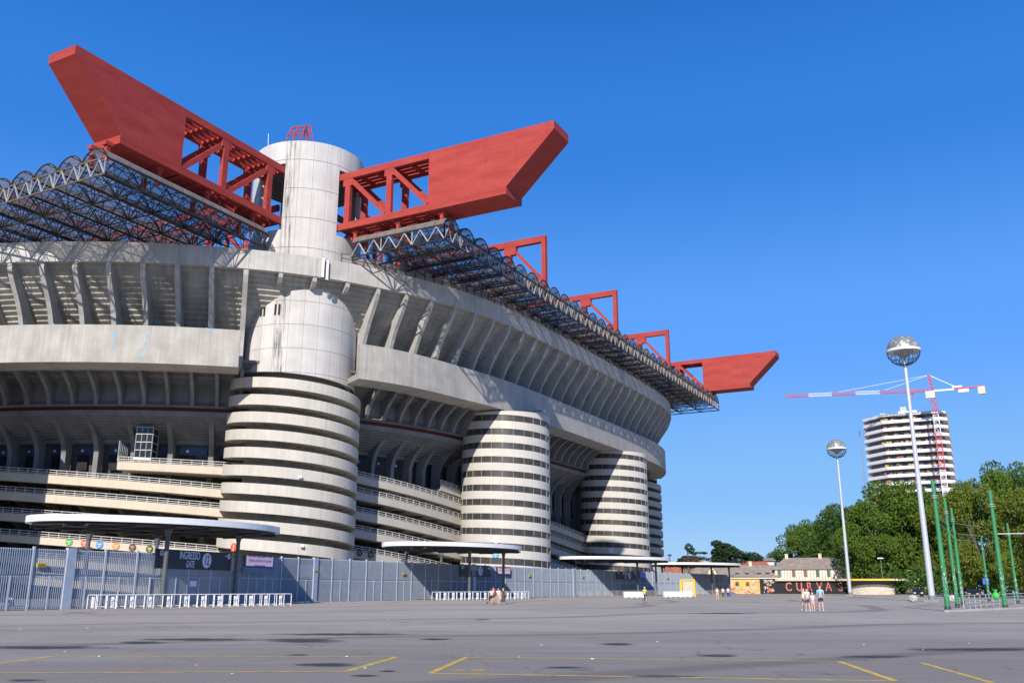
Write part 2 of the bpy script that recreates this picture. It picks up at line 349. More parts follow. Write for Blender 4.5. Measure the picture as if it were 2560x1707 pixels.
# ------------------------------------------------------------------ stadium plan (metres/1.27, tower axis at the origin)
S = 1.27
def mp(p):
    """stadium design space -> world"""
    return (CAM.x+S*(p[0]-CAM.x), CAM.y+S*(p[1]-CAM.y), CAM.z+S*(p[2]-CAM.z))
LX, WY = 120.6, 150.0
H = [(-35, 75), (-34.4, 60), (-33, 46), (-30.5, 33.5), (-27.2, 23), (-23.7, 15.3), (-19.6, 8), (-14.6, 1.4), (-10.6, -3), (-5.6, -7.4), (1.7, -11.6), (8.9, -14.9), (16.8, -17.2), (26, -18.5), (40, -18.9), (60.3, -19)]
_b = [(LX-x, y) for x, y in H[-2::-1]]; _c = H+_b; LOOP = _c+[(x, WY-y) for x, y in _c[-2:0:-1]]
def catmull(P, n=12):
    o = []; N = len(P); V = [Vector(p) for p in P]
    for i in range(N):
        p0, p1, p2, p3 = V[i-1], V[i], V[(i+1) % N], V[(i+2) % N]
        t1 = (p1-p0).length**.5; t2 = t1+(p2-p1).length**.5; t3 = t2+(p3-p2).length**.5
        for k in range(n):
            t = t1+(t2-t1)*k/n
            A1 = p0*((t1-t)/t1)+p1*(t/t1); A2 = p1*((t2-t)/(t2-t1))+p2*((t-t1)/(t2-t1)); A3 = p2*((t3-t)/(t3-t2))+p3*((t-t2)/(t3-t2))
            B1 = A1*((t2-t)/t2)+A2*(t/t2); B2 = A2*((t3-t)/(t3-t1))+A3*((t-t1)/(t3-t1))
            o.append(B1*((t2-t)/(t2-t1))+B2*((t-t1)/(t2-t1)))
    return o
Q = catmull(LOOP)
for _ in range(60): Q = [Q[i]*.5+(Q[i-1]+Q[(i+1) % len(Q)])*.25 for i in range(len(Q))]
SS = [0.0]
for i in range(len(Q)): SS.append(SS[-1]+(Q[(i+1) % len(Q)]-Q[i]).length)
TOT = SS[-1]
QN = []
for i in range(len(Q)):
    t = (Q[(i+1) % len(Q)]-Q[i-1]).normalized(); QN.append(Vector((-t.y, t.x)))
import bisect
def PN(s):
    s %= TOT; i = min(bisect.bisect_right(SS, s)-1, len(Q)-1); u = (s-SS[i])/(SS[i+1]-SS[i]); j = (i+1) % len(Q)
    return Q[i]*(1-u)+Q[j]*u, (QN[i]*(1-u)+QN[j]*u).normalized()
def P3(s, d, z):
    p, n = PN(s); q = p+n*d; return mp((q.x, q.y, z))
def frange(a, b, st):
    n = max(1, int(math.ceil((b-a)/st))); return [a+(b-a)*i/n for i in range(n+1)]
def sweep(mb, prof, s0, s1, st=1.6, mi=0, closed=True, zf=None, df=None, cap=True):
    """profile [(d,z)], clockwise seen along travel; zf/df shift z/d along s"""
    ss = frange(s0, s1, st); n = len(prof); L = [0]
    for i in range(n): L.append(L[-1]+hypot(prof[(i+1) % n][0]-prof[i][0], prof[(i+1) % n][1]-prof[i][1]))
    b = len(mb.v)
    for s in ss:
        for d, z in prof: mb.v.append(P3(s, d+(df(s) if df else 0), z+(zf(s) if zf else 0)))
    for k in range(len(ss)-1):
        for i in range(n if closed else n-1):
            j = (i+1) % n; a = b+k*n
            vi = prof[i][1]; vj = prof[j][1]
            if abs(vi-vj) < .02: vi, vj = vi+L[i], vi+L[i+1]
            mb.face([a+i, a+n+i, a+n+j, a+j], [(ss[k], vi), (ss[k+1], vi), (ss[k+1], vj), (ss[k], vj)], mi)
    if cap and closed:
        mb.face([b+i for i in range(n)], [(0, 0)]*n, mi); e = b+(len(ss)-1)*n; mb.face([e+i for i in range(n-1, -1, -1)], [(0, 0)]*n, mi)
def slab_at(mb, s, prof, th, mi=0):
    """profile [(d,z)] extruded th along the facade at s"""
    p, n = PN(s); t = Vector((n.y, -n.x)); A = []; B = []
    for d, z in prof:
        q = p+n*d; A.append(mp((q.x-t.x*th/2, q.y-t.y*th/2, z))); B.append(mp((q.x+t.x*th/2, q.y+t.y*th/2, z)))
    mb.prism(A, B, mi)
ORG = mp((60.3, 75, .35))
STAD = thing('stadium', ORG, 'vast grey concrete stadium with red roof girders and spiral ramp towers', 'stadium')
def sp(name, mb, mat, parent=None, **k): return mb.build(name, mat, parent or STAD, **k)
def smooth_step(s, a, b):
    t = min(1, max(0, (s-a)/(b-a))); return t*t*(3-2*t)
S_END = 262.0
def dmid(s):                         # the middle band steps back along the right-hand side
    return 1.7*smooth_step(s, 99, 116)
# top parapet
m = MB(); sweep(m, [(0, 41.5), (0, 39.0), (.9, 39.0), (.9, 41.5)], 0, TOT, 1.5, cap=False); sp('top_parapet', m, M_BAND)
# underside of the upper tier
m = MB(); pr = [(.9, 39.0)]
nst = 14
for i in range(nst):
    z = 39.0-(i+1)*(39.0-31.3)/nst; d = .9+(i+1)*(7.6-.9)/nst
    pr += [(pr[-1][0], z+.36), (d, z)]
pr += [(7.6, 27.6)]
sweep(m, pr+[(9.5, 27.6), (9.5, 39.0)], 20, 300, 1.6); sp('upper_tier_underside', m, M_TIER)
rib3 = [(.12, 39.0), (.2, 38.3), (.65, 37.4), (1.5, 36.2), (2.5, 34.8), (3.3, 33.4), (3.8, 32.2), (4.0, 31.0), (4.0, 27.6), (7.7, 27.6), (7.7, 31.2), (1.0, 39.0)]
s = 33.95
lst = []
while s < 84: lst.append(s); s += 3.985
lst += [98.7]; s = 102.9
while s < S_END: lst.append(s); s += 4.09
for s in lst:
    m = MB(); slab_at(m, s, rib3, .5 if s > 84 else .58); sp('rib', m, M_RIB)
for s in (85.9, 90.1, 94.4):
    m = MB(); slab_at(m, s, [(.12, 39.0), (.2, 38.4), (.7, 37.9), (1.6, 37.7), (1.9, 39.0)], .5); sp('rib', m, M_RIB)
# middle band, interrupted by the corner towers
def midband(a, b, df):
    m = MB(); sweep(m, [(0, 31.2), (0, 26.7), (4.0, 26.7), (4.0, 27.3), (.8, 27.5), (.8, 31.2)], a, b, 1.5, df=df); sp('middle_parapet', m, M_MID)
CORN2 = 2*161.0
s_mid = None
for i in range(len(SS)-1):
    if abs(Q[i].x-60.3) < 1.7 and Q[i].y < 0: s_mid = SS[i]; break
s_t4 = 2*s_mid-91.6
midband(0, 81.75, None); midband(96.4, 2*s_mid-96.4, dmid); midband(2*s_mid-81.75, 300, None)
# gallery wall behind the band, lower ring
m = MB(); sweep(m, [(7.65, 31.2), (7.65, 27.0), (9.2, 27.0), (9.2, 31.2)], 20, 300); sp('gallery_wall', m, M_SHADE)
m = MB(); pr = [(4.0, 28.6)]
for i in range(5):
    z = 28.6-(i+1)*.5; d = 4.0+(i+1)*.96; pr += [(pr[-1][0], z+.25), (d, z)]
pr += [(8.8, 23.9), (8.1, 23.35), (10.2, 23.3), (10.2, 28.6)]
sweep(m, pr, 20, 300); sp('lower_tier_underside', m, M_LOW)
rib2 = [(4.2, 27.3), (5.3, 26.5), (6.5, 25.6), (7.3, 24.8), (7.75, 24.1), (7.9, 23.4), (8.9, 23.3), (8.9, 27.6), (4.2, 27.6)]
lst = [33.6+3.24*i for i in range(16)]+[101.9+3.04*i for i in range(46)]
for s in lst:
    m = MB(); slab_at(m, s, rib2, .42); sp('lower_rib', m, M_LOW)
m = MB(); sweep(m, [(9.4, 23.3), (9.4, 22.85), (9.9, 22.85), (9.9, 23.3)], 20, 300); sp('red_fascia', m, paint('dark_red_fascia', (.11, .012, .018), .7))
m = MB(); sweep(m, [(9.15, 22.85), (9.15, 22.2), (10.3, 22.2), (10.3, 22.85)], 20, 300); sp('ring_beam', m, M_LOW)
m = MB(); pr = [(9.6, 22.3)]
for i in range(8):
    z = 22.3-(i+1)*.27; d = 9.6+(i+1)*.62; pr += [(d, pr[-1][1]), (d, z)] if False else [(pr[-1][0], z), (d, z)]
pr += [(14.56, 19.6), (16.2, 19.5), (16.2, 22.3)]
sweep(m, pr, 20, 300); sp('ring_tier_underside', m, M_LOW)
colp = [(9.3, 22.2), (10.3, 21.95), (11.5, 21.2), (12.6, 20.2), (13.3, 19.2), (13.65, 18.2), (13.7, 12.0), (15.0, 12.0), (15.0, 19.0), (14.6, 20.2), (10.5, 22.3)]
cs = [37.5, 42.0, 46.6, 51.1, 55.5, 60.6, 66.2, 72.0, 78.1, 84, 102.5, 107.7, 112.2, 116.8, 120.5]
while cs[-1] < 250: cs.append(cs[-1]+4.4)
for s in cs:
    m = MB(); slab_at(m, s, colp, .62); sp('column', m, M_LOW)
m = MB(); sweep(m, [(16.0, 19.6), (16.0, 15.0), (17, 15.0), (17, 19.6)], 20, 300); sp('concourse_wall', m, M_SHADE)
# blue panels with round gate signs
def sdisc(name, s, d, z, r, mats, parent, txt=None, tcol=None, tilt=0):
    p, n = PN(s); a = mp((p.x+n.x*d, p.y+n.y*d, z)); b = mp((p.x+n.x*(d-.08), p.y+n.y*(d-.08), z)); m = MB(); m.tube(a, b, r*S, n=24); return m, Vector(b), atan2(n.y, n.x)-pi/2
for a, b in zip(cs, cs[1:]):
    if b-a > 9: continue
    m = MB(); sweep(m, [(15.7, 19.45), (15.7, 18.2), (15.85, 18.2), (15.85, 19.45)], a+.9, b-.9, 2.0); o = sp('blue_panel', m, M_BLUE)
    m, c, rz = sdisc('x', (a+b)/2-.9*(1 if a < 90 else -1), 15.68, 18.75, .17, None, None); sp('round_plate', m, M_WHITE, o)
    m = MB(); sweep(m, [(15.5, 18.2), (15.5, 16.2), (15.6, 16.2), (15.6, 18.2)], a+1.1, (a+b)/2+.2, 2.0); sp('gate_opening', m, M_DARK)
# ramps round the outside
def railing(parent, s0, s1, zf, d, h=.62):
    m = MB()
    for zz in (h, h*.55, h*.2): sweep(m, [(d, zz+.03), (d, zz-.03), (d+.05, zz-.03), (d+.05, zz+.03)], s0, s1, 2.0, zf=zf)
    s = s0
    while s < s1:
        p, n = PN(s); q = (p.x+n.x*(d+.03), p.y+n.y*(d+.03)); z = zf(s); m.bar(mp((*q, z-.02)), mp((*q, z+h+.03)), .07); s += 1.45
    sp('railing', m, M_RAIL, parent)
def ramp(s0, s1, zf, h, mat, d=10.0, name='ramp', rail=True, back=14.8):
    m = MB(); sweep(m, [(d, 0), (d, -h), (d+.5, -h-.06), (back, -h+.12), (back, -h+.3), (d+.2, -h+.25), (d+.2, 0)], s0, s1, 1.5, zf=zf)
    o = sp(name, m, mat)
    if rail: railing(o, s0, s1, zf, d+.05)
    return o
def zl(z0, k=.0655): return lambda s: z0-k*(s-53)
for z0, h in ((15.18, 1.0), (12.84, 1.0), (10.3, .95), (7.73, .85), (5.3, .85), (3.0, .85)):
    ramp(24, 90, zl(z0), h, M_RAMP)
def zr(z0, k=.101): return lambda s: z0-k*(s-101.2)
for z0, h, a, e in ((17.95, .9, 120, 262), (16.1, .95, 96, 262), (14.0, 1.0, 96, 235), (11.44, 1.0, 96, 210), (9.05, .95, 96, 185), (6.42, .95, 96, 158), (3.9, .9, 96, 132)):
    ramp(a, e, zr(z0), h, M_RAMPR)
bal = ramp(66, 88, lambda s: 16.49-.03*(s-66), .95, M_RAMP, 9.3, 'balcony')
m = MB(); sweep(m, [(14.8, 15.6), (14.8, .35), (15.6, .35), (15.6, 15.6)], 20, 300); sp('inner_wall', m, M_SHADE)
# pillars and brackets between the ramps
for s in cs:
    m = MB(); slab_at(m, s, [(12.6, 14.6), (13.4, 14.6), (13.4, .35), (12.6, .35)], .6)
    for zf_, off_ in ([(zl(z), 1.0) for z in (15.18, 12.84, 10.3, 7.73, 5.3)] if s < 90 else [(zr(z), 1.0) for z in (16.1, 14.0, 11.44, 9.05, 6.42)]):
        z = zf_(s)-off_
        if z > 2: slab_at(m, s, [(10.5, z+.05), (12.6, z-.75), (12.6, z+.1)], .5)
    sp('pillar', m, M_SHADE)
# dark doorways in the inner wall
for i, s in enumerate(frange(34, 86, 5.8)+frange(104, 160, 5.2)):
    m = MB()
    for z in ((12.6, 10.0, 7.4, 4.8) if i % 2 else (11.4, 8.9, 6.2)): sweep(m, [(14.72, z+1.1), (14.72, z-.7), (14.78, z-.7), (14.78, z+1.1)], s, s+2.6, 3)
    sp('wall_opening', m, M_DARK)
# glazed lift shaft on the balcony
def frame_box(mb, s0, s1, d0, d1, z0, z1, zs, w=.09, ns=3):
    for d in (d0, d1):
        for i in range(ns+1): mb.bar(P3(s0+(s1-s0)*i/ns, d, z0), P3(s0+(s1-s0)*i/ns, d, z1), w*S)
        for z in zs: mb.bar(P3(s0, d, z), P3(s1, d, z), w*S)
    for z in zs:
        for s in (s0, s1): mb.bar(P3(s, d0, z), P3(s, d1, z), w*S)
m = MB(); frame_box(m, 67.75, 70.15, 10.5, 13.0, 16.3, 20.95, (17.1, 18.1, 19.1, 20.1, 20.95)); lift = sp('lift_shaft', m, M_GALV)
m = MB(); sweep(m, [(10.56, 20.9), (10.56, 17.2), (12.9, 17.2), (12.9, 20.9)], 67.82, 70.08, 3); sp('glazing', m, M_GLASS, lift)
m = MB(); sweep(m, [(10.4, 17.15), (10.4, 16.9), (13, 16.9), (13, 17.15)], 67.7, 70.2, 3); sp('lift_sill', m, M_WHITE, lift)
m = MB(); m.bar(P3(65.9, 9.6, 16.6), P3(65.9, 9.6, 19.1), .16); [m.bar(P3(65.9, 9.6+.55*i, 16.6), P3(65.9, 9.6+.55*i, 19.05-.08*i), .07) for i in range(1, 6)]; m.bar(P3(65.9, 9.6, 18.95), P3(65.9, 12.3, 18.6), .1); m.bar(P3(65.9, 9.6, 17.8), P3(65.9, 12.3, 17.6), .08); sp('barred_gate', m, M_GALV)

# ------------------------------------------------------------------ towers
def cyl_strip(mb, c, r, a0, a1, zlo, zhi, n, mi=0, us=1.0, vfun=None, inward=False, skip=None):
    """vertical cylindrical wall, angles in degrees; zlo/zhi may be functions of angle"""
    f0 = zlo if callable(zlo) else (lambda a: zlo); f1 = zhi if callable(zhi) else (lambda a: zhi); vf = vfun or (lambda z: z)
    for i in range(n):
        p, q = a0+(a1-a0)*i/n, a0+(a1-a0)*(i+1)/n
        if skip and skip((p+q)/2): continue
        P = [(c[0]+r*cos(R(t)), c[1]+r*sin(R(t)), z) for t, z in ((p, f0(p)), (q, f0(q)), (q, f1(q)), (p, f1(p)))]
        uv = [(p*us, vf(P[0][2])), (q*us, vf(P[1][2])), (q*us, vf(P[2][2])), (p*us, vf(P[3][2]))]
        P = [mp(x) for x in P]
        if inward: P.reverse(); uv.reverse()
        mb.poly(P, uv, mi)
def ring_solid(mb, c, r0, r1, a0, a1, zt, zb, st=6, us=1.0, mi=0, zb_in=None):
    """helical or level ring between radii r1 (outer) and r0 (inner); zt, zb functions of angle"""
    n = max(2, int(abs(a1-a0)/st)); zi = zb_in or zb
    cyl_strip(mb, c, r1, a0, a1, zb, zt, n, mi, us); cyl_strip(mb, c, r0, a0, a1, zi, zt, n, mi, us, inward=True)
    for i in range(n):
        p, q = a0+(a1-a0)*i/n, a0+(a1-a0)*(i+1)/n
        def pt(r, t, z): return mp((c[0]+r*cos(R(t)), c[1]+r*sin(R(t)), z))
        mb.poly([pt(r0, p, zt(p)), pt(r1, p, zt(p)), pt(r1, q, zt(q)), pt(r0, q, zt(q))], [(p*us, 0), (p*us, r1-r0), (q*us, r1-r0), (q*us, 0)], mi)
        mb.poly([pt(r1, p, zb(p)), pt(r0, p, zi(p)), pt(r0, q, zi(q)), pt(r1, q, zb(q))], [(p*us, r1), (p*us, r0), (q*us, r0), (q*us, r1)], mi)
    for t, fl in ((a0, 0), (a1, 1)):
        P = [mp((c[0]+r*cos(R(t)), c[1]+r*sin(R(t)), z)) for r, z in ((r0, zi(t)), (r1, zb(t)), (r1, zt(t)), (r0, zt(t)))]
        mb.poly(P[::-1] if fl else P, None, mi)
def vseam(z):
    return (z-43.27)/4.06+20 if z > 39.21 else (z-36.56)/3.05+18.13
def corner_tower(c, slots, wins, ztop=58.15, full=True):
    Rd, Rh, Rc = 7.42, 8.32, 5.9
    zdrum = lambda a: 27.35-.95*(a-170)/100
    m = MB()
    def skip(lo, hi):
        return lambda a: any(abs(((a-s_+180) % 360)-180) < 17.2 for s_ in slots)
    levels = [(zdrum, 39.21, None), (39.21, 45.75, None), (45.75, 54.95, skip(0, 0)), (54.95, ztop, None)]
    for lo, hi, sk in levels: cyl_strip(m, c, Rd, 0, 360, lo, hi, 90, 0, 1/14.0, vseam, skip=sk)
    for lo, hi, sk in levels: cyl_strip(m, c, Rd-.55, 0, 360, lo, hi, 90, 0, 1/14.0, vseam, True, sk)
    for s_ in slots:                     # reveals of the girder slots
        for e in (-17.2, 17.2):
            a = s_+e
            # snap to grid of 4 degrees
            a = round((a-0)/4.0)*4.0
            P = [mp((c[0]+r*cos(R(a)), c[1]+r*sin(R(a)), z)) for r, z in ((Rd, 45.75), (Rd-.55, 45.75), (Rd-.55, 54.95), (Rd, 54.95))]
            m.poly(P)
    for z in (ztop,): ring_solid(m, c, Rd-.55, Rd-.004, 0, 360, lambda a: z+.002, lambda a: z-.05, 8, 1/14.0)
    n = 40; m.poly([mp((c[0]+(Rd-.5)*cos(2*pi*i/n), c[1]+(Rd-.5)*sin(2*pi*i/n), ztop-.6)) for i in range(n)])
    m.poly([mp((c[0]+(Rd-.5)*cos(2*pi*i/n), c[1]+(Rd-.5)*sin(2*pi*i/n), 45.7)) for i in range(n)])
    cyl_strip(m, c, 2.2, 0, 360, 45.7, ztop-.6, 20)
    # floor of the drum above the helix
    ring_solid(m, c, 5.0, Rd-.01, 0, 360, lambda a: 28.6, lambda a: 28.3, 8)
    t = sp('corner_tower', m, M_DRUM, smooth=False)
    m = MB(); cyl_strip(m, c, Rc, 0, 360, .35, 28.4, 60, 0, Rc*pi/180); sp('tower_core', m, M_CORE, t)
    for k in range(11):
        top = 26.05-2.137*k
        a0, a1 = 212-180, 212+180
        f = lambda a, t_=top: t_-4.274*(a-212)/360+.9*0
        if f(a1)-1.3 < .3 and top < 2: continue
        m = MB(); ring_solid(m, c, Rh-.16, Rh, a0, a1, f, lambda a: f(a)-1.27, 5, Rh*pi/180); ring_solid(m, c, Rc-.05, Rh-.165, a0, a1, lambda a: f(a)-.95, lambda a: f(a)-1.262, 5, Rh*pi/180, 0, lambda a: f(a)-1.12)
        for a in range(int(a0)+8, int(a1), 16):
            u = Vector((cos(R(a)), sin(R(a)), 0)); p = Vector((c[0], c[1], f(a)-1.33))
            m.bar(mp(p+u*Rc), mp(p+u*(Rh-.7)+Vector((0, 0, .0))), .09, .12)
        sp('ramp_band', m, M_HEL, t)
    # lip where the ramp enters the drum on the left
    m = MB(); f = lambda a: 27.45+.006*(172-a); rr = lambda a: Rd+.01+(Rh-Rd)*smooth_step(172-a, 0, 26); n = 18
    for i in range(n):
        p, q = 90+82*i/n, 90+82*(i+1)/n
        def pt(r, a, z): return mp((c[0]+r*cos(R(a)), c[1]+r*sin(R(a)), z))
        h0, h1 = 1.7*min(1, (172-p)/18), 1.7*min(1, (172-q)/18)
        m.poly([pt(rr(p), p, f(p)), pt(rr(q), q, f(q)), pt(rr(q), q, f(q)+h1), pt(rr(p), p, f(p)+h0)])
        m.poly([pt(Rd-.5, p, f(p)+.1), pt(Rd-.5, q, f(q)+.1), pt(rr(q), q, f(q)), pt(rr(p), p, f(p))])
        m.poly([pt(rr(p), p, f(p)+h0), pt(rr(q), q, f(q)+h1), pt(Rd-.5, q, f(q)+h1), pt(Rd-.5, p, f(p)+h0)])
    sp('ramp_lip', m, M_HEL, t)
    for a in wins:
        m = MB(); cyl_strip(m, c, Rd+.012, a-1.1, a+1.1, 34.3, 35.75, 2); sp('window', m, M_DARK, t)
    return t
T1 = corner_tower((0, 0), (180, 270, 0, 90), (180.3, 184.2, 196.3, 200.2))
T4 = corner_tower((LX, 0), (270, 180, 0, 90), ())
# antennas and beacon mast on the drum head
dr = MB()
def dp(px, py, D=153.0): return at_d(px, py, D)
A0, A1, A2, A3 = dp(732, 349), dp(745, 319), dp(763.8, 315), dp(750, 349)
v = Vector((-.2, .8, 0))
for o_ in (0, 1.6):
    oo = v*o_; 
    for a, b in ((A0, A1), (A1, A2), (A2, A3)): dr.bar(a+oo-Vector((0, 0, 0)), b+oo, .22)
    dr.bar(A0-Vector((0, 0, 2))+oo, A0+oo, .2); dr.bar(A3-Vector((0, 0, 2))+oo, A3+oo, .2)
    for t in (.35, .7): dr.bar(A0.lerp(A1, t)+oo, A3.lerp(A2, t)+oo, .12)
    dr.bar(A0.lerp(A1, .35)+oo, A3.lerp(A2, .7)+oo, .1)
tip, bl, br = dp(775.5, 312), dp(768, 352), dp(782, 352)
for a, b in ((tip, bl), (tip, br), (tip, A2), (bl.lerp(tip, .5), br.lerp(tip, .5)), (bl, br.lerp(tip, .5)), (bl.lerp(tip, .5), br.lerp(tip, .8)), (A2, bl)): dr.bar(a, b, .14)
for a, b in ((tip, bl), (tip, br)): dr.bar(a+v, b+v-Vector((0, 0, 1)), .14)
for q in (bl, br): dr.bar(q-Vector((0, 0, 3)), q, .14)
dr.build('roof_derrick', M_RED, T1)
m = MB(); q = dp(672, 362); m.tube(q-Vector((0, 0, 1.5)), dp(671, 335), .05); m.build('lightning_rod', M_WHITE, T1)

def stair_tower(c, r, z0, ang0, n, psteps=2.03, hw=.9, label=None):
    m = MB(); cyl_strip(m, c, r-.5, 0, 360, .35, 26.6, 48); t = sp('stair_tower', m, M_CORE)
    pit = psteps
    f = lambda k: (lambda a: z0-pit*k-pit*(a-ang0)/360)
    us = r*pi/180; A0_, A1_ = ang0-180, ang0+180
    # roof rim
    m = MB(); ring_solid(m, c, r-1.2, r+.02, A0_, A1_, lambda a: z0+.42+.3*(26.3-z0), lambda a: min(f(0)(a), z0+.35), 6, us, 0); sp('rim', m, M_DRUMB, t)
    m = MB(); nn = 40; m.poly([mp((c[0]+(r-.4)*cos(2*pi*i/nn), c[1]+(r-.4)*sin(2*pi*i/nn), z0+.3)) for i in range(nn)]); sp('tower_roof', m, M_DRUMB, t)
    for k in range(n):
        g0 = f(k)
        m = MB(); cyl_strip(m, c, r-.06, A0_, A1_, lambda a: g0(a)-hw-.05, lambda a: g0(a)+.05, 60, 0, us)
        a = A0_+3
        while a < A1_:
            u = (c[0]+(r-.05)*cos(R(a)), c[1]+(r-.05)*sin(R(a))); z = g0(a); m.bar(mp((*u, z-hw)), mp((*u, z)), .08, .12, (cos(R(a)), sin(R(a)), 0), 1); a += 13.9
        sp('window_strip', m, [M_LOUV, M_MULL], t)
        m = MB(); ring_solid(m, c, r-.6, r, A0_, A1_, lambda a: g0(a)-hw, lambda a: g0(a)-pit, 6, us); sp('wall_band', m, M_DRUMB, t)
    return t
stair_tower((31.65, -14.0), 6.65, 25.95, 200, 12)
stair_tower((78.5, -13.0), 6.62, 26.3, 194, 12, 2.07)
stair_tower((-33.2, 25.8), 6.65, 25.95, 230, 12)

m = MB()
for a0_, a1_, zt_ in ((201, 214, 25.02), (196, 206, 22.98), (221, 230, 12.75)): cyl_strip(m, (31.65, -14.0), 6.665, a0_, a1_, lambda a: zt_-2.03*(a-207)/360-(1.1 if zt_ > 20 else .35), lambda a: zt_-2.03*(a-207)/360-.03, 6)
sp('repair_patch', m, paint('cream_repair_plaster', (.72, .66, .50), .9, var=.06))
m = MB(); rng = random.Random(2)
for s_, z_, n_, w_, h_ in ((67.5, 28.4, 9, .2, .5), (67.4, 29.9, 7, .35, .6), (71.1, 30.0, 3, .25, .4), (71.1, 29.05, 5, .2, .3), (71.2, 28.3, 6, .5, .08), (70.9, 27.4, 4, .2, .12), (56.8, 31.1, 3, .3, .06), (60.3, 31.1, 4, .4, .06), (71.5, 31.1, 4, .4, .06), (78.3, 31.1, 7, 1.0, .08)):
    for _ in range(n_):
        q_ = s_+rng.uniform(-w_, w_); zz_ = z_+rng.uniform(-h_, h_)*.6; w2, h2 = rng.uniform(.04, .16), rng.uniform(.04, .16); m.poly([P3(q_, -.012, zz_-h2), P3(q_+w2, -.012, zz_-h2+.02), P3(q_+w2, -.012, zz_+h2), P3(q_, -.012, zz_+h2*.8)])
sp('blue_paint_marks', m, paint('light_blue_marks', (.16, .48, .75), .8))
# ------------------------------------------------------------------ red girders
ZT, ZB, XN, XNb, BH = 54.45, 46.45, 38.26, 31.92, 2.04
def gmap(kind, c):
    """(u along the girder outwards, w across, z) -> design space"""
    if kind == 'L': return lambda u, w, z: mp((c[0]-u, c[1]+w, z))
    return lambda u, w, z: mp((c[0]+w, c[1]-u, z))
def gbox(mb, G, u0, u1, w0, w1, z0, z1, mi=0):
    mb.prism([G(u0, w0, z0), G(u1, w0, z0), G(u1, w1, z0), G(u0, w1, z0)], [G(u0, w0, z1), G(u1, w0, z1), G(u1, w1, z1), G(u0, w1, z1)], mi)
def girder(kind, c, us, posts, diags, hangers, inner):
    G = gmap(kind, c); m = MB()
    prof = [(us, ZT), (XN, ZT), (XN, ZT-1.05), (XNb, ZB+.95), (XNb, ZB), (us, ZB)]
    A = [G(u, -BH, z) for u, z in prof]; B = [G(u, BH, z) for u, z in prof]
    n = len(prof); uvp = [(u, z) for u, z in prof]
    m.poly(A, uvp); m.poly(B[::-1], uvp[::-1])
    for i in range(n):
        j = (i+1) % n; l = hypot(prof[j][0]-prof[i][0], prof[j][1]-prof[i][1])
        m.poly([A[i], B[i], B[j], A[j]], [(0, 0), (2*BH, 0), (2*BH, l), (0, l)])
    o = sp('roof_girder', m, M_RED)
    for z0, z1 in ((ZT-.92, ZT-.004), (ZB+.004, ZB+.92)):
        m = MB()
        for w0, w1 in ((-BH, -BH+.42), (BH-.42, BH)): gbox(m, G, inner, us, w0, w1, z0, z1)
        for w in (-.85, 0, .85):
            u = inner+1.0
            while u < us-1.5: gbox(m, G, u, u+2.3, w-.11, w+.11, z0+.15, z1-.1); u += 2.62
        u = inner+.7; k = 0
        while u < us:
            gbox(m, G, u, u+.5, -BH+.42, BH-.42, z0+.1, z1-.05); u += 2.62
        sp('chord', m, M_RED, o)
    for u in posts:
        for w0, w1 in ((-BH+.02, -BH+.55), (BH-.55, BH-.02)):
            m = MB(); gbox(m, G, u-.4, u+.4, w0, w1, ZB+.9, ZT-.9); gbox(m, G, u-.75, u+.75, w0+.01, w1-.01, ZT-1.9, ZT-.91); sp('post', m, M_RED, o)
    for (u0, z0), (u1, z1) in diags:
        for w in (-BH+.28, BH-.28):
            m = MB(); m.bar(G(u0, w, z0), G(u1, w, z1), .48*S if False else .5, .75, (0, 0, 1)); sp('brace', m, M_RED, o)
    for u in hangers:
        for w in (-1.1, 1.1):
            m = MB(); gbox(m, G, u-.22, u+.22, w-.22, w+.22, 44.3, ZB+.01); gbox(m, G, u-.45, u+.45, w-.3, w+.3, ZB-.45, ZB-.004); sp('hanger', m, M_RED, o)
    return o
girder('L', (0, 0), 23.75, (17.25, 9.65), (((18.1, 52.5), (23.4, 47.3)), ((10.4, 52.6), (16.4, 47.2))), (32.6, 25.9, 18.8, 11.3), 6.3)
girder('R', (0, 0), 20.95, (8.3, 14.9), (((8.9, 53.2), (14.4, 47.6)), ((15.4, 53.2), (20.8, 47.6))), (22.5, 16.0, 9.3), 6.3)
girder('R', (LX, 0), 20.95, (8.3, 14.9), (((8.9, 53.2), (14.4, 47.6)), ((15.4, 53.2), (20.8, 47.6))), (22.5, 16.0, 9.3), 6.3)
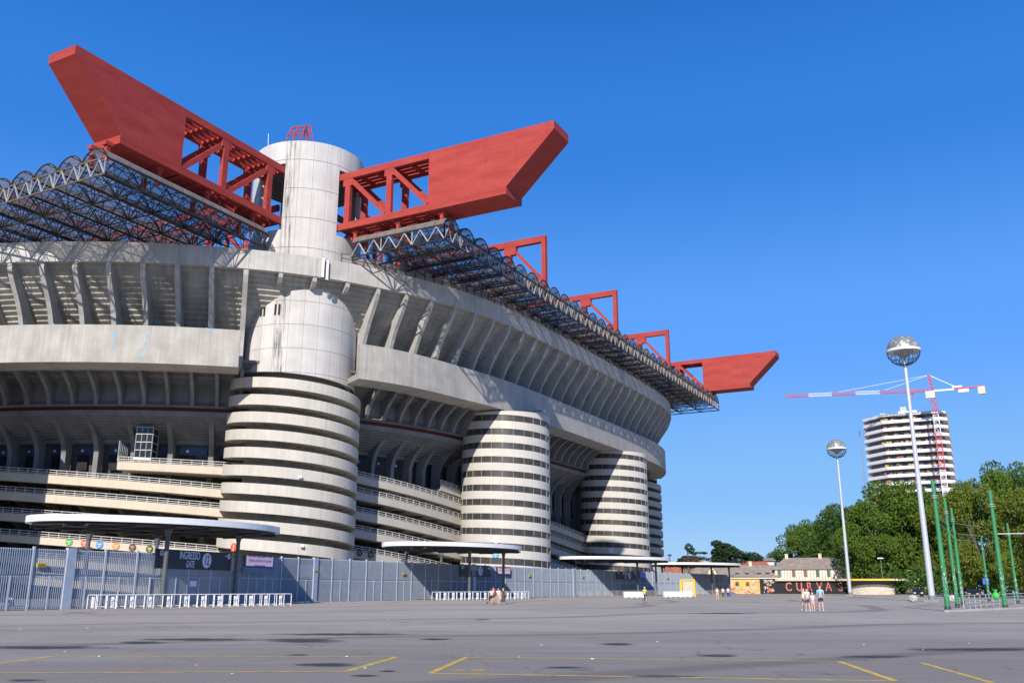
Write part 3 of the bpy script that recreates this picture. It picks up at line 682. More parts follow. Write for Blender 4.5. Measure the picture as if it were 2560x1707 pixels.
# girders running on between the towers
def long_truss(kind, c, Lg):
    G = gmap(kind, c); m = MB()
    for w0, w1 in ((-BH, -BH+.4), (BH-.4, BH)):
        for z0, z1 in ((ZT-.9, ZT), (ZB, ZB+.9)): gbox(m, G, 7, Lg-7, w0, w1, z0, z1)
    o = sp('roof_girder', m, M_RED); m = MB(); u = 10.0; k = 0
    while u < Lg-10:
        for w in (-BH+.2, BH-.2): m.bar(G(u, w, ZB+.5), G(u, w, ZT-.5), .6, .6); m.bar(G(u, w, (ZB, ZT)[k % 2]), G(u+6.5, w, (ZT, ZB)[k % 2]), .5, .5)
        u += 6.5; k += 1
    sp('brace', m, M_RED, o)
long_truss('L', (LX, 0), LX); long_truss('R', (0, WY), WY); long_truss('R', (LX, WY), WY)
def crossframe(kind, c, uo, us2):
    G = gmap(kind, c); m = MB(); w = .38
    gbox(m, G, 2.0, uo+.35, -w, w, ZT-1.0, ZT); gbox(m, G, uo-.35, uo+.35, -w+.003, w-.003, ZB-.2, ZT-1.0)
    o = sp('cross_frame', m, M_RED)
    m = MB(); gbox(m, G, us2-.4, us2+.4, -w+.01, w-.01, ZB, ZT-1.0); gbox(m, G, us2-.8, us2+1.3, -w+.02, w-.02, ZT-2.3, ZT-1.0); sp('post', m, M_RED, o)
    m = MB(); m.bar(G(us2+.9, 0, ZT-1.6), G(uo-1.0, 0, ZB+1.6), .5, .6); gbox(m, G, uo-1.3, uo-.3, -w+.02, w-.02, ZB-.1, ZB+1.5); sp('brace', m, M_RED, o)
    m = MB(); gbox(m, G, 2.0, uo-.4, -w+.03, w-.03, ZB-.15, ZB+.7); sp('chord', m, M_RED, o)
    m = MB(); gbox(m, G, uo-.15, uo+.15, -.15, .15, 44.2, ZB-.2); gbox(m, G, uo-.5, uo+.5, -.45, .45, ZB-.5, ZB-.21); sp('hanger', m, M_RED, o)
for x in (30.15, 60.3, 90.45): crossframe('R', (x, 0), 21.5, 15.4)
for y in (37.5, 75, 112.5): crossframe('L', (0, y), 31.5, 22)

# ------------------------------------------------------------------ roof: barrel vaults on a space frame
ZC0, ZC1 = 42.34, 44.2
def vault(axis, a0, a1, b0, b1, rise=1.32, n=8):
    """axis 'Y': arcs across x from a0..a1, running y from b0 to b1"""
    m = MB(); w = a1-a0; rad = (w*w/4+rise*rise)/(2*rise); half = math.asin(w/2/rad); mid = (a0+a1)/2
    pts = [(mid+rad*sin(-half+2*half*i/n), 44.38+rise-rad+rad*cos(-half+2*half*i/n)) for i in range(n+1)]
    f = (lambda a, b, z: mp((a, b, z))) if axis == 'Y' else (lambda a, b, z: mp((b, a, z)))
    for b in range(2):
        pass
    nb = 10; th = .07
    for (x0, z0), (x1, z1) in zip(pts, pts[1:]):
        for k in range(nb):
            c0, c1 = b0+(b1-b0)*k/nb, b0+(b1-b0)*(k+1)/nb
            m.poly([f(x0, c0, z0), f(x1, c0, z1), f(x1, c1, z1), f(x0, c1, z0)])
    o = sp('roof_vault', m, M_VAULT)
    m = MB(); st = 1.45; c = b0+.05; k = 0
    pp = pts
    while c <= min(b1, b0+40):
        for (x0, z0), (x1, z1) in zip(pp, pp[1:]): m.bar(f(x0, c, z0-.07), f(x1, c, z1-.07), .07 if k else .12, .09 if k else .16)
        c += st; k += 1
    for i in (2, 4, 6):
        x0, z0 = pp[i]; m.bar(f(x0, b0, z0-.1), f(x0, min(b1, b0+40), z0-.1), .08)
    sp('vault_bow', m, M_STEEL, o)
def line_truss(axis, a, b0, b1, mod, chordw=.2, name='roof_truss', mat=None, webmat=None, web='V', aw=None, anext=None):
    """truss along b at position a; anext = position of the neighbour for the cross members"""
    f = (lambda a_, b, z: mp((a_, b, z))) if axis == 'Y' else (lambda a_, b, z: mp((b, a_, z)))
    m = MB(); m.bar(f(a, b0, ZC0), f(a, b1, ZC0), chordw, chordw*1.1); m.bar(f(a, b0, ZC1), f(a, b1, ZC1), chordw*1.1, chordw*1.1)
    n = int(round((b1-b0)/mod)); st = (b1-b0)/n
    for k in range(n):
        c = b0+k*st
        if not webmat:
            m.bar(f(a, c, ZC0), f(a, c+st/2, ZC1), .11); m.bar(f(a, c+st/2, ZC1), f(a, c+st, ZC0), .11); m.bar(f(a, c, ZC0), f(a, c, ZC1), .09)
        if anext is not None:
            m.bar(f(a, c, ZC0), f(anext, c, ZC0), .13); m.bar(f(a, c, ZC0), f((a+anext)/2, c, ZC1+.75), .10); m.bar(f(anext, c, ZC0), f((a+anext)/2, c, ZC1+.75), .10)
            m.bar(f(a, c, ZC0), f(anext, c+st, ZC0), .07); m.bar(f(a, c+st, ZC0), f(anext, c, ZC0), .07)
            m.bar(f(a, c, ZC1), f(anext, c, ZC1), .09)
            m.bar(f(a, c, ZC0), f((a+anext)/2, c+st/2, ZC1+.75), .08); m.bar(f(anext, c, ZC0), f((a+anext)/2, c+st/2, ZC1+.75), .08)
            m.bar(f((a+anext)/2, c+st/2, ZC1+.75), f(anext, c+st, ZC0), .08); m.bar(f((a+anext)/2, c+st/2, ZC1+.75), f(a, c+st, ZC0), .08)
    o = sp(name, m, mat or M_STEEL)
    if webmat:
        m = MB(); st2 = st/2
        for k in range(2*n):
            c = b0+k*st2; m.bar(f(a, c, ZC0+.05), f(a, c+st2/2, ZC1-.05), .17); m.bar(f(a, c+st2/2, ZC1-.05), f(a, c+st2, ZC0+.05), .12)
            if k % 2 == 0: m.bar(f(a, c, ZC0), f(a, c, ZC1), .14)
        sp('web', m, webmat, o)
# right wing: vaults run inward from the long eave
XS = [-2+3.769*i for i in range(34)]
for a, b in zip(XS, XS[1:]): vault('Y', a, b, -23.4, -9.4 if a < 7 or b > LX-7 else 28)
for i, a in enumerate(XS): line_truss('Y', a, -23.4, -9.4 if a < 7 or a > LX-7 else 25, 4.4, anext=XS[i+1] if i+1 < len(XS) else None, webmat=M_GALV if i == 0 else None)
line_truss('X', -23.4, -2, XS[-1], 3.769, name='eave_truss', webmat=paint('weathered_steel', (.36, .32, .27), .6, .2, var=.4))
# left wing
YS = [-2.1+3.88*i for i in range(40)]
for a, b in zip(YS, YS[1:]): vault('X', a, b, -33.3, -9.4 if a < 7 else -2.2 if a < 28 else 26)
for i, a in enumerate(YS): line_truss('X', a, -33.3, -9.4 if a < 7 else -2.4 if a < 26 else 22, 4.4, anext=YS[i+1] if i+1 < len(YS) else None)
line_truss('Y', -33.35, -2.1, YS[-1], 3.88, name='eave_truss', webmat=M_GALV, mat=paint('stained_steel', (.16, .13, .10), .6, .2, var=.5))

# safety screen on the right-hand parapet
m = MB(); sweep(m, [(.42, 42.85), (.42, 41.5), (.46, 41.5), (.46, 42.85)], 93.4, 245, 1.5); scr = sp('safety_screen', m, M_MESH)
m = MB()
for z in (41.62, 42.2, 42.8): sweep(m, [(.36, z+.03), (.36, z-.03), (.42, z-.03), (.42, z+.03)], 93.4, 245, 2.0)
sp('screen_rail', m, M_RUST, scr)
for i in range(98):
    s = 93.4+i*1.55; p, n = PN(s); q = (p.x+n.x*.34, p.y+n.y*.34); m = MB(); m.bar(mp((*q, 41.3)), mp((*q, 42.95)), .13, .13, (n.x, n.y, 0)); sp('screen_post', m, M_RUST if i < 60 else M_DGREY, scr)

# ------------------------------------------------------------------ things fixed on the stadium
def on_curve(s, d, z):
    p, n = PN(s); return Vector(mp((p.x+n.x*d, p.y+n.y*d, z))), atan2(n.y, n.x)-pi/2
M_SIGNW = paint('sign_white', (.8, .8, .8), .5, var=.03)
def round_sign(c, rz, r, col, label, txt=None, tcol=None, group=None, arrow=True):
    """flat disc facing -Y when rz = 0"""
    n = Vector((sin(rz), -cos(rz), 0)); t = thing('round_sign', c, label, 'sign', group)
    m = MB(); m.tube(c-n*.03, c+n*.05, r, n=28); m.build('disc', paint('sign_%d_%d_%d' % tuple(int(q*99) for q in col), col, .5, var=.04), t)
    tm = paint('signt_%d_%d_%d' % tuple(int(q*99) for q in tcol), tcol, .5, var=.03)
    if txt and len(txt) == 1: text_mesh('lettering', txt, r*1.1, tm, t, c+n*.06+Vector((0, 0, r*.2)), rz, .01)
    elif txt:
        e = Vector((cos(rz), sin(rz), 0)); m = MB(); ws = {'bar': (1.15,), 'box': (.95, 1.0)}[txt]
        for i, w in enumerate(ws):
            for k_ in range(6): m.box(c+n*.065+e*(r*w*(-.42+.168*k_))+Vector((0, 0, r*(.12+(.26 if i else 0)-(.1 if len(ws) > 1 else 0)))), (r*w*.13, .02, r*.22), rz)
        m.build('mark', tm, t)
    if arrow:
        e = Vector((cos(rz), sin(rz), 0)); m = MB(); q = c+n*.06-Vector((0, 0, r*.58)); m.prism([q-e*r*.2+n*.0, q+e*r*.2, q+e*r*.2+n*.02, q-e*r*.2+n*.02], [v_+Vector((0, 0, r*.2)) for v_ in (q-e*r*.2, q+e*r*.2, q+e*r*.2+n*.02, q-e*r*.2+n*.02)]); m.build('arrow', tm, t)
    return t
GRP = 'round entrance signs on the lowest ramp wall'
W1 = (.8, .8, .78)
for s, z, col, tcol, name, txt in ((60.41, 6.9, (.10, .36, .07), W1, 'green', 'VERDE'), (62.5, 6.78, (.68, .10, .06), W1, 'red', 'ROSSO'), (64.57, 6.6, (.05, .27, .66), W1, 'blue', 'BLU'),
                                   (66.83, 6.44, (.75, .24, .05), W1, 'orange', 'ARANCIO'), (69.11, 6.28, (.06, .045, .04), (.8, .28, .12), 'black with orange lettering', 'SKY\nBOX'), (71.49, 6.1, (.05, .055, .03), (.62, .72, .08), 'black with yellow lettering', 'SKY\nLOUNGE')):
    c, rz = on_curve(s, 9.95, z); round_sign(c, rz, .42*S, col, '%s round sign on the beige ramp wall left of the striped tower' % name, 'box' if 'SKY' in txt else 'bar', tcol, GRP)
for s, z, tcol, name in ((102.9, 6.0, (.55, .18, .08), 'brown'), (104.9, 5.78, (.40, .55, .05), 'lime')):
    c, rz = on_curve(s, 9.95, z); round_sign(c, rz, .42*S, (.05, .045, .04), 'dark round sign with %s lettering on the shaded ramp wall right of the spiral tower' % name, 'box', tcol, GRP)
def on_cyl(c, r, a, z):
    return Vector(mp((c[0]+r*cos(R(a)), c[1]+r*sin(R(a)), z))), R(a)+pi/2
c, rz = on_cyl((0, 0), 8.36, 175.9, 6.15); round_sign(c, rz, .5*S, (.72, .09, .05), 'red round sign with white marks on the bottom band of the spiral tower', '3', W1, None)
c, rz = on_cyl((31.65, -14), 6.69, 196.5, 8.1); round_sign(c, rz, .48*S, W1, 'white round sign on the nearer window-striped tower above the canopy', 'bar', (.3, .3, .33), 'white round tower signs', False)
c, rz = on_cyl((31.65, -14), 6.69, 196.1, 6.1); round_sign(c, rz, .48*S, (.04, .36, .75), 'blue round sign on the nearer window-striped tower under the white one', 'bar', W1, 'blue round tower signs')
c, rz = on_cyl((78.5, -13), 6.66, 195.1, 8.3); round_sign(c, rz, .48*S, W1, 'white round sign on the farther window-striped tower', 'bar', (.3, .3, .33), 'white round tower signs', False)
c, rz = on_cyl((78.5, -13), 6.66, 195.1, 6.2); round_sign(c, rz, .45*S, (.04, .36, .75), 'blue round sign on the farther window-striped tower behind the canopy', 'bar', W1, 'blue round tower signs')
# mobile-phone antennas on the top parapet
for i, (ds, dz) in enumerate(((0, 0), (.55, -.25))):
    c, rz = on_curve(90.9+ds, -.35, 40.2+dz); t = thing('antenna', c, ('left, taller' if i == 0 else 'right, lower')+' white panel antenna clamped to the top parapet beside the rusty screen', 'antenna', 'white panel antennas on the top parapet')
    m = MB(); m.box(c, (.36, .22, 3.3), rz); m.build('panel', M_WHITE, t)
    m = MB(); n = Vector((-sin(rz), cos(rz), 0)); m.tube(c+n*.25-Vector((0, 0, 2.2)), c+n*.25+Vector((0, 0, 1.9)), .06)
    for z in (-1.3, 1.2): m.bar(c+Vector((0, 0, z)), c+n*.6+Vector((0, 0, z)), .14)
    m.box(c+n*.28-Vector((0, 0, 1.9)), (.3, .3, .5), rz); m.build('bracket', M_DGREY, t)
for i, a in enumerate((214, 217.5)):
    c, rz = on_cyl((78.5, -13), 6.3, a, 28.3); t = thing('antenna', c, ('left' if i == 0 else 'right')+' cream panel antenna standing on the rim of the farther window-striped tower', 'antenna', 'cream antennas on the tower rim')
    m = MB(); m.box(c, (.5, .3, 2.0), rz); m.build('panel', paint('cream_plastic', (.7, .65, .5), .5), t)
    m = MB(); m.tube(c-Vector((0, 0, 1.9)), c-Vector((0, 0, .9)), .07); m.build('bracket', M_DGREY, t)
c, rz = on_cyl((31.65, -14), 6.6, 240, 26.7); t = thing('camera_arm', c, 'camera on a long horizontal arm at the top of the nearer window-striped tower', 'camera')
q = Vector((.95, -.35, .12)); m = MB(); m.tube(c, c+q*3.6, .09); m.build('arm', M_DGREY, t); m = MB(); m.box(c+q*3.6+Vector((.1, 0, -.05)), (.55, .3, .3), -.3); m.build('camera_head', M_WHITE, t)
# lamp on the spiral tower
for a, z, w in ((228.5, 14.2, 'halfway up'), (233, 6.3, 'on the lowest band of')):
    c, rz = on_cyl((0, 0), 8.45, a, z); t = thing('wall_floodlight', c, 'small white floodlight %s the spiral tower' % w, 'floodlight'); n = Vector((sin(rz), -cos(rz), 0))
    m = MB(); m.box(c+n*.25, (.45, .3, .38), rz); m.build('lamp_head', M_WHITE, t); m = MB(); m.bar(c-n*.2, c+n*.2, .1); m.build('bracket', M_DGREY, t)

# ------------------------------------------------------------------ perimeter fence
FP = [Vector(p) for p in ((-60, -14.2), (-45, -13.1), (-30, -12.0), (-19.5, -9.9), (-8, -7.2), (0, -6.4), (80, -6.3), (112, -9), (140, -11), (161, -14))]
FL = [0]
for a, b in zip(FP, FP[1:]): FL.append(FL[-1]+(b-a).length)
def FX(t):
    i = min(max(bisect.bisect_right(FL, t)-1, 0), len(FP)-2); d = (FP[i+1]-FP[i]); u = (t-FL[i])/d.length; return FP[i]+d*u, d.normalized()
def f_at(px, py=1470):
    """arc length where the pixel column meets the fence"""
    d = ray(px, py); best = None
    for i in range(len(FP)-1):
        a, e = FP[i], FP[i+1]-FP[i]; det = -d.x*e.y+d.y*e.x
        if abs(det) < 1e-9: continue
        w = Vector((a.x-CAM.x, a.y-CAM.y)); t = (-w.x*e.y+w.y*e.x)/det; u = (d.x*w.y-d.y*w.x)/det
        if t > 0 and -1e-6 <= u <= 1.0001: best = FL[i]+u*e.length
    return best
fc = thing('perimeter_fence', (50, -6.3, 0), 'long blue-grey steel slat fence with posts closing off the stadium', 'fence')
def fz(t): return 4.5+.45*smooth_step(t, 10, 70)
PANEL = 3.45
def fpanel(t0, t1, closed=False, z0=.08, solid=None):
    m = MB(); (a, d), (b, _) = FX(t0), FX(t1); zt = fz((t0+t1)/2); n = Vector((-d.y, d.x)); ang = atan2((b-a).y, (b-a).x)
    L = (b-a).length; nn = int(L/.185)
    for i in range(nn):
        p = a+(b-a)*((i+.5)/nn); m.box((p.x, p.y, (z0+2.5)/2), (.05, .11, 2.5-z0), ang+.0)
        m.box((p.x, p.y, (2.62+zt)/2), (.05, .11, zt-2.62), ang)
    for z, h in ((2.56, .12), (zt-.05, .1), (z0+.05, .1)):
        q = (a+b)/2; m.box((q.x+n.x*.05, q.y+n.y*.05, z), (L, .06, h), ang)
    m.build('slat_panel', M_FENCE, fc)
t = f_at(2)-8
g12 = (f_at(374), f_at(676)); g13 = (f_at(1145), f_at(1283)); plates = []
k = 0
while t < FL[-1]-PANEL:
    t1 = t+PANEL; fpanel(t, t1)
    p, d = FX(t); wide = (k % 11 == 4)
    m = MB(); m.box((p.x, p.y-.02, fz(t)/2+.08), ((.85 if wide else .17), (.3 if wide else .17), fz(t)+.16), atan2(d.y, d.x)); m.build('fence_post', M_POST, fc)
    if k % 2 == 0 or (t > f_at(60) and t < g12[1]):
        q, d2 = FX(t+PANEL/2); m = MB(); m.box((q.x, q.y-.03, 1.27), (.12, .12, 2.5), atan2(d2.y, d2.x)); m.build('gate_stile', M_POST, fc)
    t = t1; k += 1
# closed sheet panels on the inner side of the fence (far stretches read solid)
def sheet(px0, px1, z0, z1, mat, off_=.35, name='sheet_panel'):
    t0, t1 = f_at(px0), f_at(px1)
    for q in frange(t0, t1, 12)[:-1]:
        e = min(t1, q+(t1-t0)/len(frange(t0, t1, 12)[:-1])); (a, d), (b, _) = FX(q), FX(e); n = Vector((-d.y, d.x))*off_
        m = MB(); c = (a+b)/2+n; m.box((c.x, c.y, (z0+z1)/2), ((b-a).length-.02, .04, z1-z0), atan2((b-a).y, (b-a).x)); m.build(name, mat, fc)
M_SHEET = paint('pale_sheet_metal', (.42, .43, .45), .5, var=.08)
sheet(690, 1820, .15, 4.7, M_SHEET)
sheet(700, 1500, 2.9, 4.2, paint('light_sheet_metal', (.55, .55, .56), .5, var=.05), .22)
# gate boards
def board_at(px0, px1, z0, z1, label, name='gate_sign', mat=None, off_=-.25, cat='sign'):
    t0, t1 = f_at(px0), f_at(px1); (a, d), (b, _) = FX(t0), FX(t1); ang = atan2((b-a).y, (b-a).x); n = Vector((sin(ang), -cos(ang), 0))
    c = Vector(((a.x+b.x)/2, (a.y+b.y)/2, (z0+z1)/2))+n*(-off_); o = thing(name, c, label, cat)
    m = MB(); m.box(c, ((b-a).length, .08, z1-z0), ang); m.build('board', mat or M_NAVY, o)
    return o, c+n*.05, ang, (b-a).length, n
M_PALE = paint('pale_blue_lettering', (.60, .72, .92), .5, var=.03)
def e_(ang): return Vector((cos(ang), sin(ang), 0))
def disc(parent, c, n, r, mat, name='disc'):
    m = MB(); m.tube(c, c+n*.02, r, n=28); m.build(name, mat, parent)
def arrow(parent, c, ang, n, s_, L=.3):
    m = MB(); e = e_(ang)*s_; h = Vector((0, 0, 1))
    P = [c+e*L*.5, c+e*.02+h*.1, c+e*.02+h*.035, c-e*L*.5+h*.035, c-e*L*.5-h*.035, c+e*.02-h*.035, c+e*.02-h*.1]
    if s_ > 0: P = P[::-1]
    m.prism(P, [p+n*.02 for p in P]); m.build('arrow', M_PALE, parent)
def gate_board(px0, px1, num, left, right, label, seg):
    o, c, ang, L, n = board_at(px0, px1, 3.28, 4.98, label); e = e_(ang); u = L/9.0
    text_mesh('lettering', 'INGRESSO', 1.0, M_PALE, o, c+n*.01+e*(-.72*u)+Vector((0, 0, .36)), ang, .012, .52*u)
    text_mesh('lettering', 'GATE', .86, M_PALE, o, c+n*.01+e*(-.62*u)-Vector((0, 0, .42)), ang, .008, .45*u, shear=.2)
    disc(o, c+e*1.35*u, n, .7, M_PALE); text_mesh('lettering', num, 1.3, M_NAVY, o, c+n*.03+e*1.35*u-Vector((0, 0, .02)), ang, .01, .62)
    for s_, q, tx in ((-1, -3.9*u, left), (1, 4.15*u, right)):
        disc(o, c+e*q+Vector((0, 0, .5)), n, .26, M_PALE); text_mesh('lettering', tx, .36, M_NAVY, o, c+n*.03+e*q+Vector((0, 0, .5)), ang, .01, .7); arrow(o, c+e*(q-s_*.52)+Vector((0, 0, .5)), ang, n, s_)
gate_board(374, 566, '12', '11', '13', 'navy gate sign reading INGRESSO GATE 12 on the nearest part of the fence', 0)
gate_board(1146, 1222, '13', '12', '14', 'navy gate sign reading INGRESSO GATE 13 behind the second canopy', 0)
gate_board(1540, 1588, '14', '13', '15', 'navy gate sign reading INGRESSO GATE 14 behind the third canopy', 0)
def led(px0, px1, z0, z1, label, lines, body):
    o, c, ang, L, n = board_at(px0, px1, z0, z1, label, 'information_screen', M_DGREY, -.3, 'screen'); e = e_(ang); u = L/3.6
    m = MB(); m.box(c+n*.0, (L*.9, .03, (z1-z0)*.84), ang); m.build('display', body, o)
    for tx, sz, dz, mt in lines: text_mesh('lettering', tx, sz*u, mt, o, c+n*.03+Vector((0, 0, dz*u)), ang, .005, .8)
M_TXT = paint('screen_dark_text', (.04, .04, .07), .5); M_TXR = paint('screen_red_text', (.6, .13, .1), .5)
led(599, 674, 3.72, 4.93, 'screen beside gate 12 announcing museum opening hours in dark and red text', (('SAN SIRO MUSEUM & TOUR', .29, .30, M_TXT), ('OPENING FROM 9:30 TO 6:00 PM', .235, 0, M_TXR), ('(closing time 6 pm)', .21, -.28, M_TXT)), emit('screen_glow', (.42, .33, .52), .5))
led(1238, 1272, 3.72, 4.93, 'screen beside gate 13 showing a dim pale pink notice', (('SAN SIRO MUSEUM & TOUR', .29, .30, M_TXT), ('OPENING FROM 9:30 TO 6:00 PM', .235, 0, M_TXR)), emit('screen_glow_pale', (.46, .34, .42), .5))
led(1596, 1612, 3.6, 4.9, 'small dark blue screen behind the third canopy', (), emit('screen_glow_blue', (.02, .05, .30), .4))
o, c, ang, L, n = board_at(597, 676, 3.0, 3.66, 'plain blue steel panel under the opening-hours screen', 'fence_panel', paint('deep_blue_panel', (.10, .17, .30), .5), -.28, 'panel')
for (a, b, w) in ((20, 26, 'left end of the fence'),):
    pass
M_YSIGN = paint('yellow_sign', (.72, .50, .03), .5, var=.05)
for x0, x1, z0, z1, w in ((81, 104, 3.15, 3.45, 'near the left end of the fence'), (780, 791, 3.3, 3.62, 'right of the opening-hours screen'), (1004, 1012, 3.3, 3.6, 'midway between the first and second gate signs'), (1321, 1326, 3.45, 3.8, 'right of the second canopy'), (1455, 1459, 3.5, 3.9, 'left of the third canopy shadow'), (1668, 1672, 3.6, 4.0, 'on the farthest fence stretch')):
    o, c, ang, L, n = board_at(x0, x1, z0, z1, 'small yellow warning plate %s' % w, 'warning_sign', M_YSIGN, -.14); m = MB()
    for dz in (-.06, .06): m.box(c+Vector((0, 0, dz))+n*.0, (L*.8, .02, .035), ang)
    m.build('lettering', M_TXT, o); o['group'] = 'yellow warning plates on the fence'
o, c, ang, L, n = board_at(468, 485, 1.75, 2.25, 'pale blue blank notice board on the gate below the gate 12 sign', 'notice_board', M_PALE, -.2)
o, c, ang, L, n = board_at(573, 587, 3.4, 4.55, 'red and white striped mark on the slats between gate 12 sign and screen', 'striped_emblem', M_SIGNW, -.18); m = MB()
for i in range(4): m.box(c+e_(ang)*(-.3+.2*i)*L/.8*.9+n*.0, (.1, .03, 1.0), ang)
m.build('stripes', paint('emblem_red', (.6, .06, .04), .5), o)
# turnstile barriers in front of gates
def hoop_barrier(x0, y0, x1, y1, n, label):
    a, b = Vector((x0, y0, 0)), Vector((x1, y1, 0)); e = (b-a).normalized(); L = (b-a).length; pn = Vector((-e.y, e.x, 0)); t = thing('turnstile_barrier', (a+b)/2, label, 'barrier', 'white hoop barriers in front of the gates')
    m = MB(); m.tube(a+Vector((0, 0, 1.08)), b+Vector((0, 0, 1.08)), .032); m.build('top_rail', M_WHITE, t)
    random.seed(n)
    for i in range(n):
        p = a+e*(L*i/(n-1)); m = MB(); H_ = Vector((0, 0, 1.08)); q = p+pn*1.5
        m.tube(p, p+Vector((0, 0, 1.0)), .035); m.tube(p+Vector((0, 0, 1.0)), p+pn*.08+H_, .035); m.tube(p+pn*.08+H_, q+H_-pn*.08, .03); m.tube(q+Vector((0, 0, 1.0)), q, .035); m.tube(q-pn*.08+H_, q+Vector((0, 0, 1.0)), .035)
        if i % 2: m.tube(p+Vector((0, 0, .18)), q+Vector((0, 0, .18)), .03)
        m.build('hoop', M_WHITE, t)
        if i % 2 == 0:
            m = MB(); m.box(p+pn*.55+Vector((0, 0, .5)), (.12, .3, .85), atan2(e.y, e.x)); o_ = m.build('turnstile_box', M_WHITE, t)
            m = MB()
            for z_ in (.35, .7): m.box(p+pn*.46+Vector((0, 0, z_)), (.2, .05, .05), atan2(e.y, e.x)+.4)
            m.build('turnstile_arm', M_DGREY, o_)
a, b = ground(238, 1522), ground(727, 1513.5); print('BARR', a, b); hoop_barrier(a.x, a.y, b.x, b.y, 24, 'white hoop barrier row under the nearest canopy at gate 12')
a, b = ground(1099, 1500), ground(1322, 1497); print('BARR', a, b); hoop_barrier(a.x, a.y, b.x, b.y, 24, 'white hoop barrier row under the second canopy at gate 13')
# ------------------------------------------------------------------ canopies
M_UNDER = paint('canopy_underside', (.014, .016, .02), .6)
def canopy(cx_, cy_, a, b, rot, posts, label):
    o = thing('entrance_canopy', (cx_, cy_, 0), label, 'canopy', 'white oval canopies over the gates'); n = 72
    def el(k, z, r=1.0): t = 2*pi*k/n; x, y = a*r*cos(t), b*r*sin(t); return (cx_+x*cos(rot)-y*sin(rot), cy_+x*sin(rot)+y*cos(rot), z)
    m = MB(); m.prism([el(k, 7.0) for k in range(n)], [el(k, 7.55) for k in range(n)]); m.build('roof_disc', M_WHITE, o)
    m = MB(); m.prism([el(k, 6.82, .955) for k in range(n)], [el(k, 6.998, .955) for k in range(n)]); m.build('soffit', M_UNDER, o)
    m = MB()
    for i in range(7):
        x = -a*.8+a*1.6*i/6; y = b*.93*math.sqrt(max(0, 1-(x/a)**2)); P = lambda x_, y_: (cx_+x_*cos(rot)-y_*sin(rot), cy_+x_*sin(rot)+y_*cos(rot), 6.72)
        m.bar(P(x, -y), P(x, y), .12, .2)
    m.bar(P(-a*.9, b*.35), P(a*.9, b*.35), .14, .22); m.bar(P(-a*.9, -b*.35), P(a*.9, -b*.35), .14, .22)
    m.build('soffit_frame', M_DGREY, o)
    for (x, y) in posts:
        m = MB(); m.tube((x, y, 0), (x, y, 6.7), .2, n=14); m.tube((x, y, 6.1), (x, y, 6.7), .22, .34, 14); m.build('post', paint('canopy_post', (.10, .115, .12), .45), o)
    return o
canopy(-26.7, -8.3, 12.7, 7.4, -.12, ((-30.1, -12.7), (-18.9, -10.3), (-28.2, .2), (-18.6, 1.6)), 'nearest white oval canopy, over gate 12, on dark round posts')
canopy(-74, -18.5, 12.9, 7.4, .1, ((-79, -24), (-68, -23), (-80, -13), (-69, -12)), 'white oval canopy at the far left past the picture edge')
canopy(25.5, -9.0, 12.6, 7.2, -.2, ((24.6, -12.0), (34.0, -12.4), (25.2, -.9), (34.4, -1.2)), 'second white oval canopy, over gate 13 before the nearer window-striped tower')
canopy(89.8, -8.5, 13.6, 7.2, R(-29), ((93.2, -12.0), (97.5, -14.5), (88, -2.0), (80, -4.0)), 'third white oval canopy, in front of the farther window-striped tower')
canopy(141, -10.5, 14.0, 7.2, R(-29), ((143, -13.6), (149, -16.5), (133, -4), (141.5, -6.5)), 'farthest white oval canopy, in front of the low houses')
for (x, y, w) in ((-29.2, -.6, 'back left post of the nearest canopy'), (17, -6.0, 'fence left of gate 13')):
    c = Vector((x, y, 5.2)); o = thing('floodlight_pair', c, 'pair of small floodlights on the %s' % w, 'floodlight', 'floodlights near the gates')
    for s_ in (-.45, .45):
        m = MB(); m.box(c+Vector((s_, -.2, 0)), (.42, .3, .36), s_); m.build('lamp_head', paint('cream_lamp', (.6, .57, .42), .4), o)
    m = MB(); m.bar(c+Vector((-.4, 0, -.1)), c+Vector((.4, 0, -.1)), .08); m.bar(c-Vector((0, 0, .7)), c, .08); m.build('bracket', M_DGREY, o)

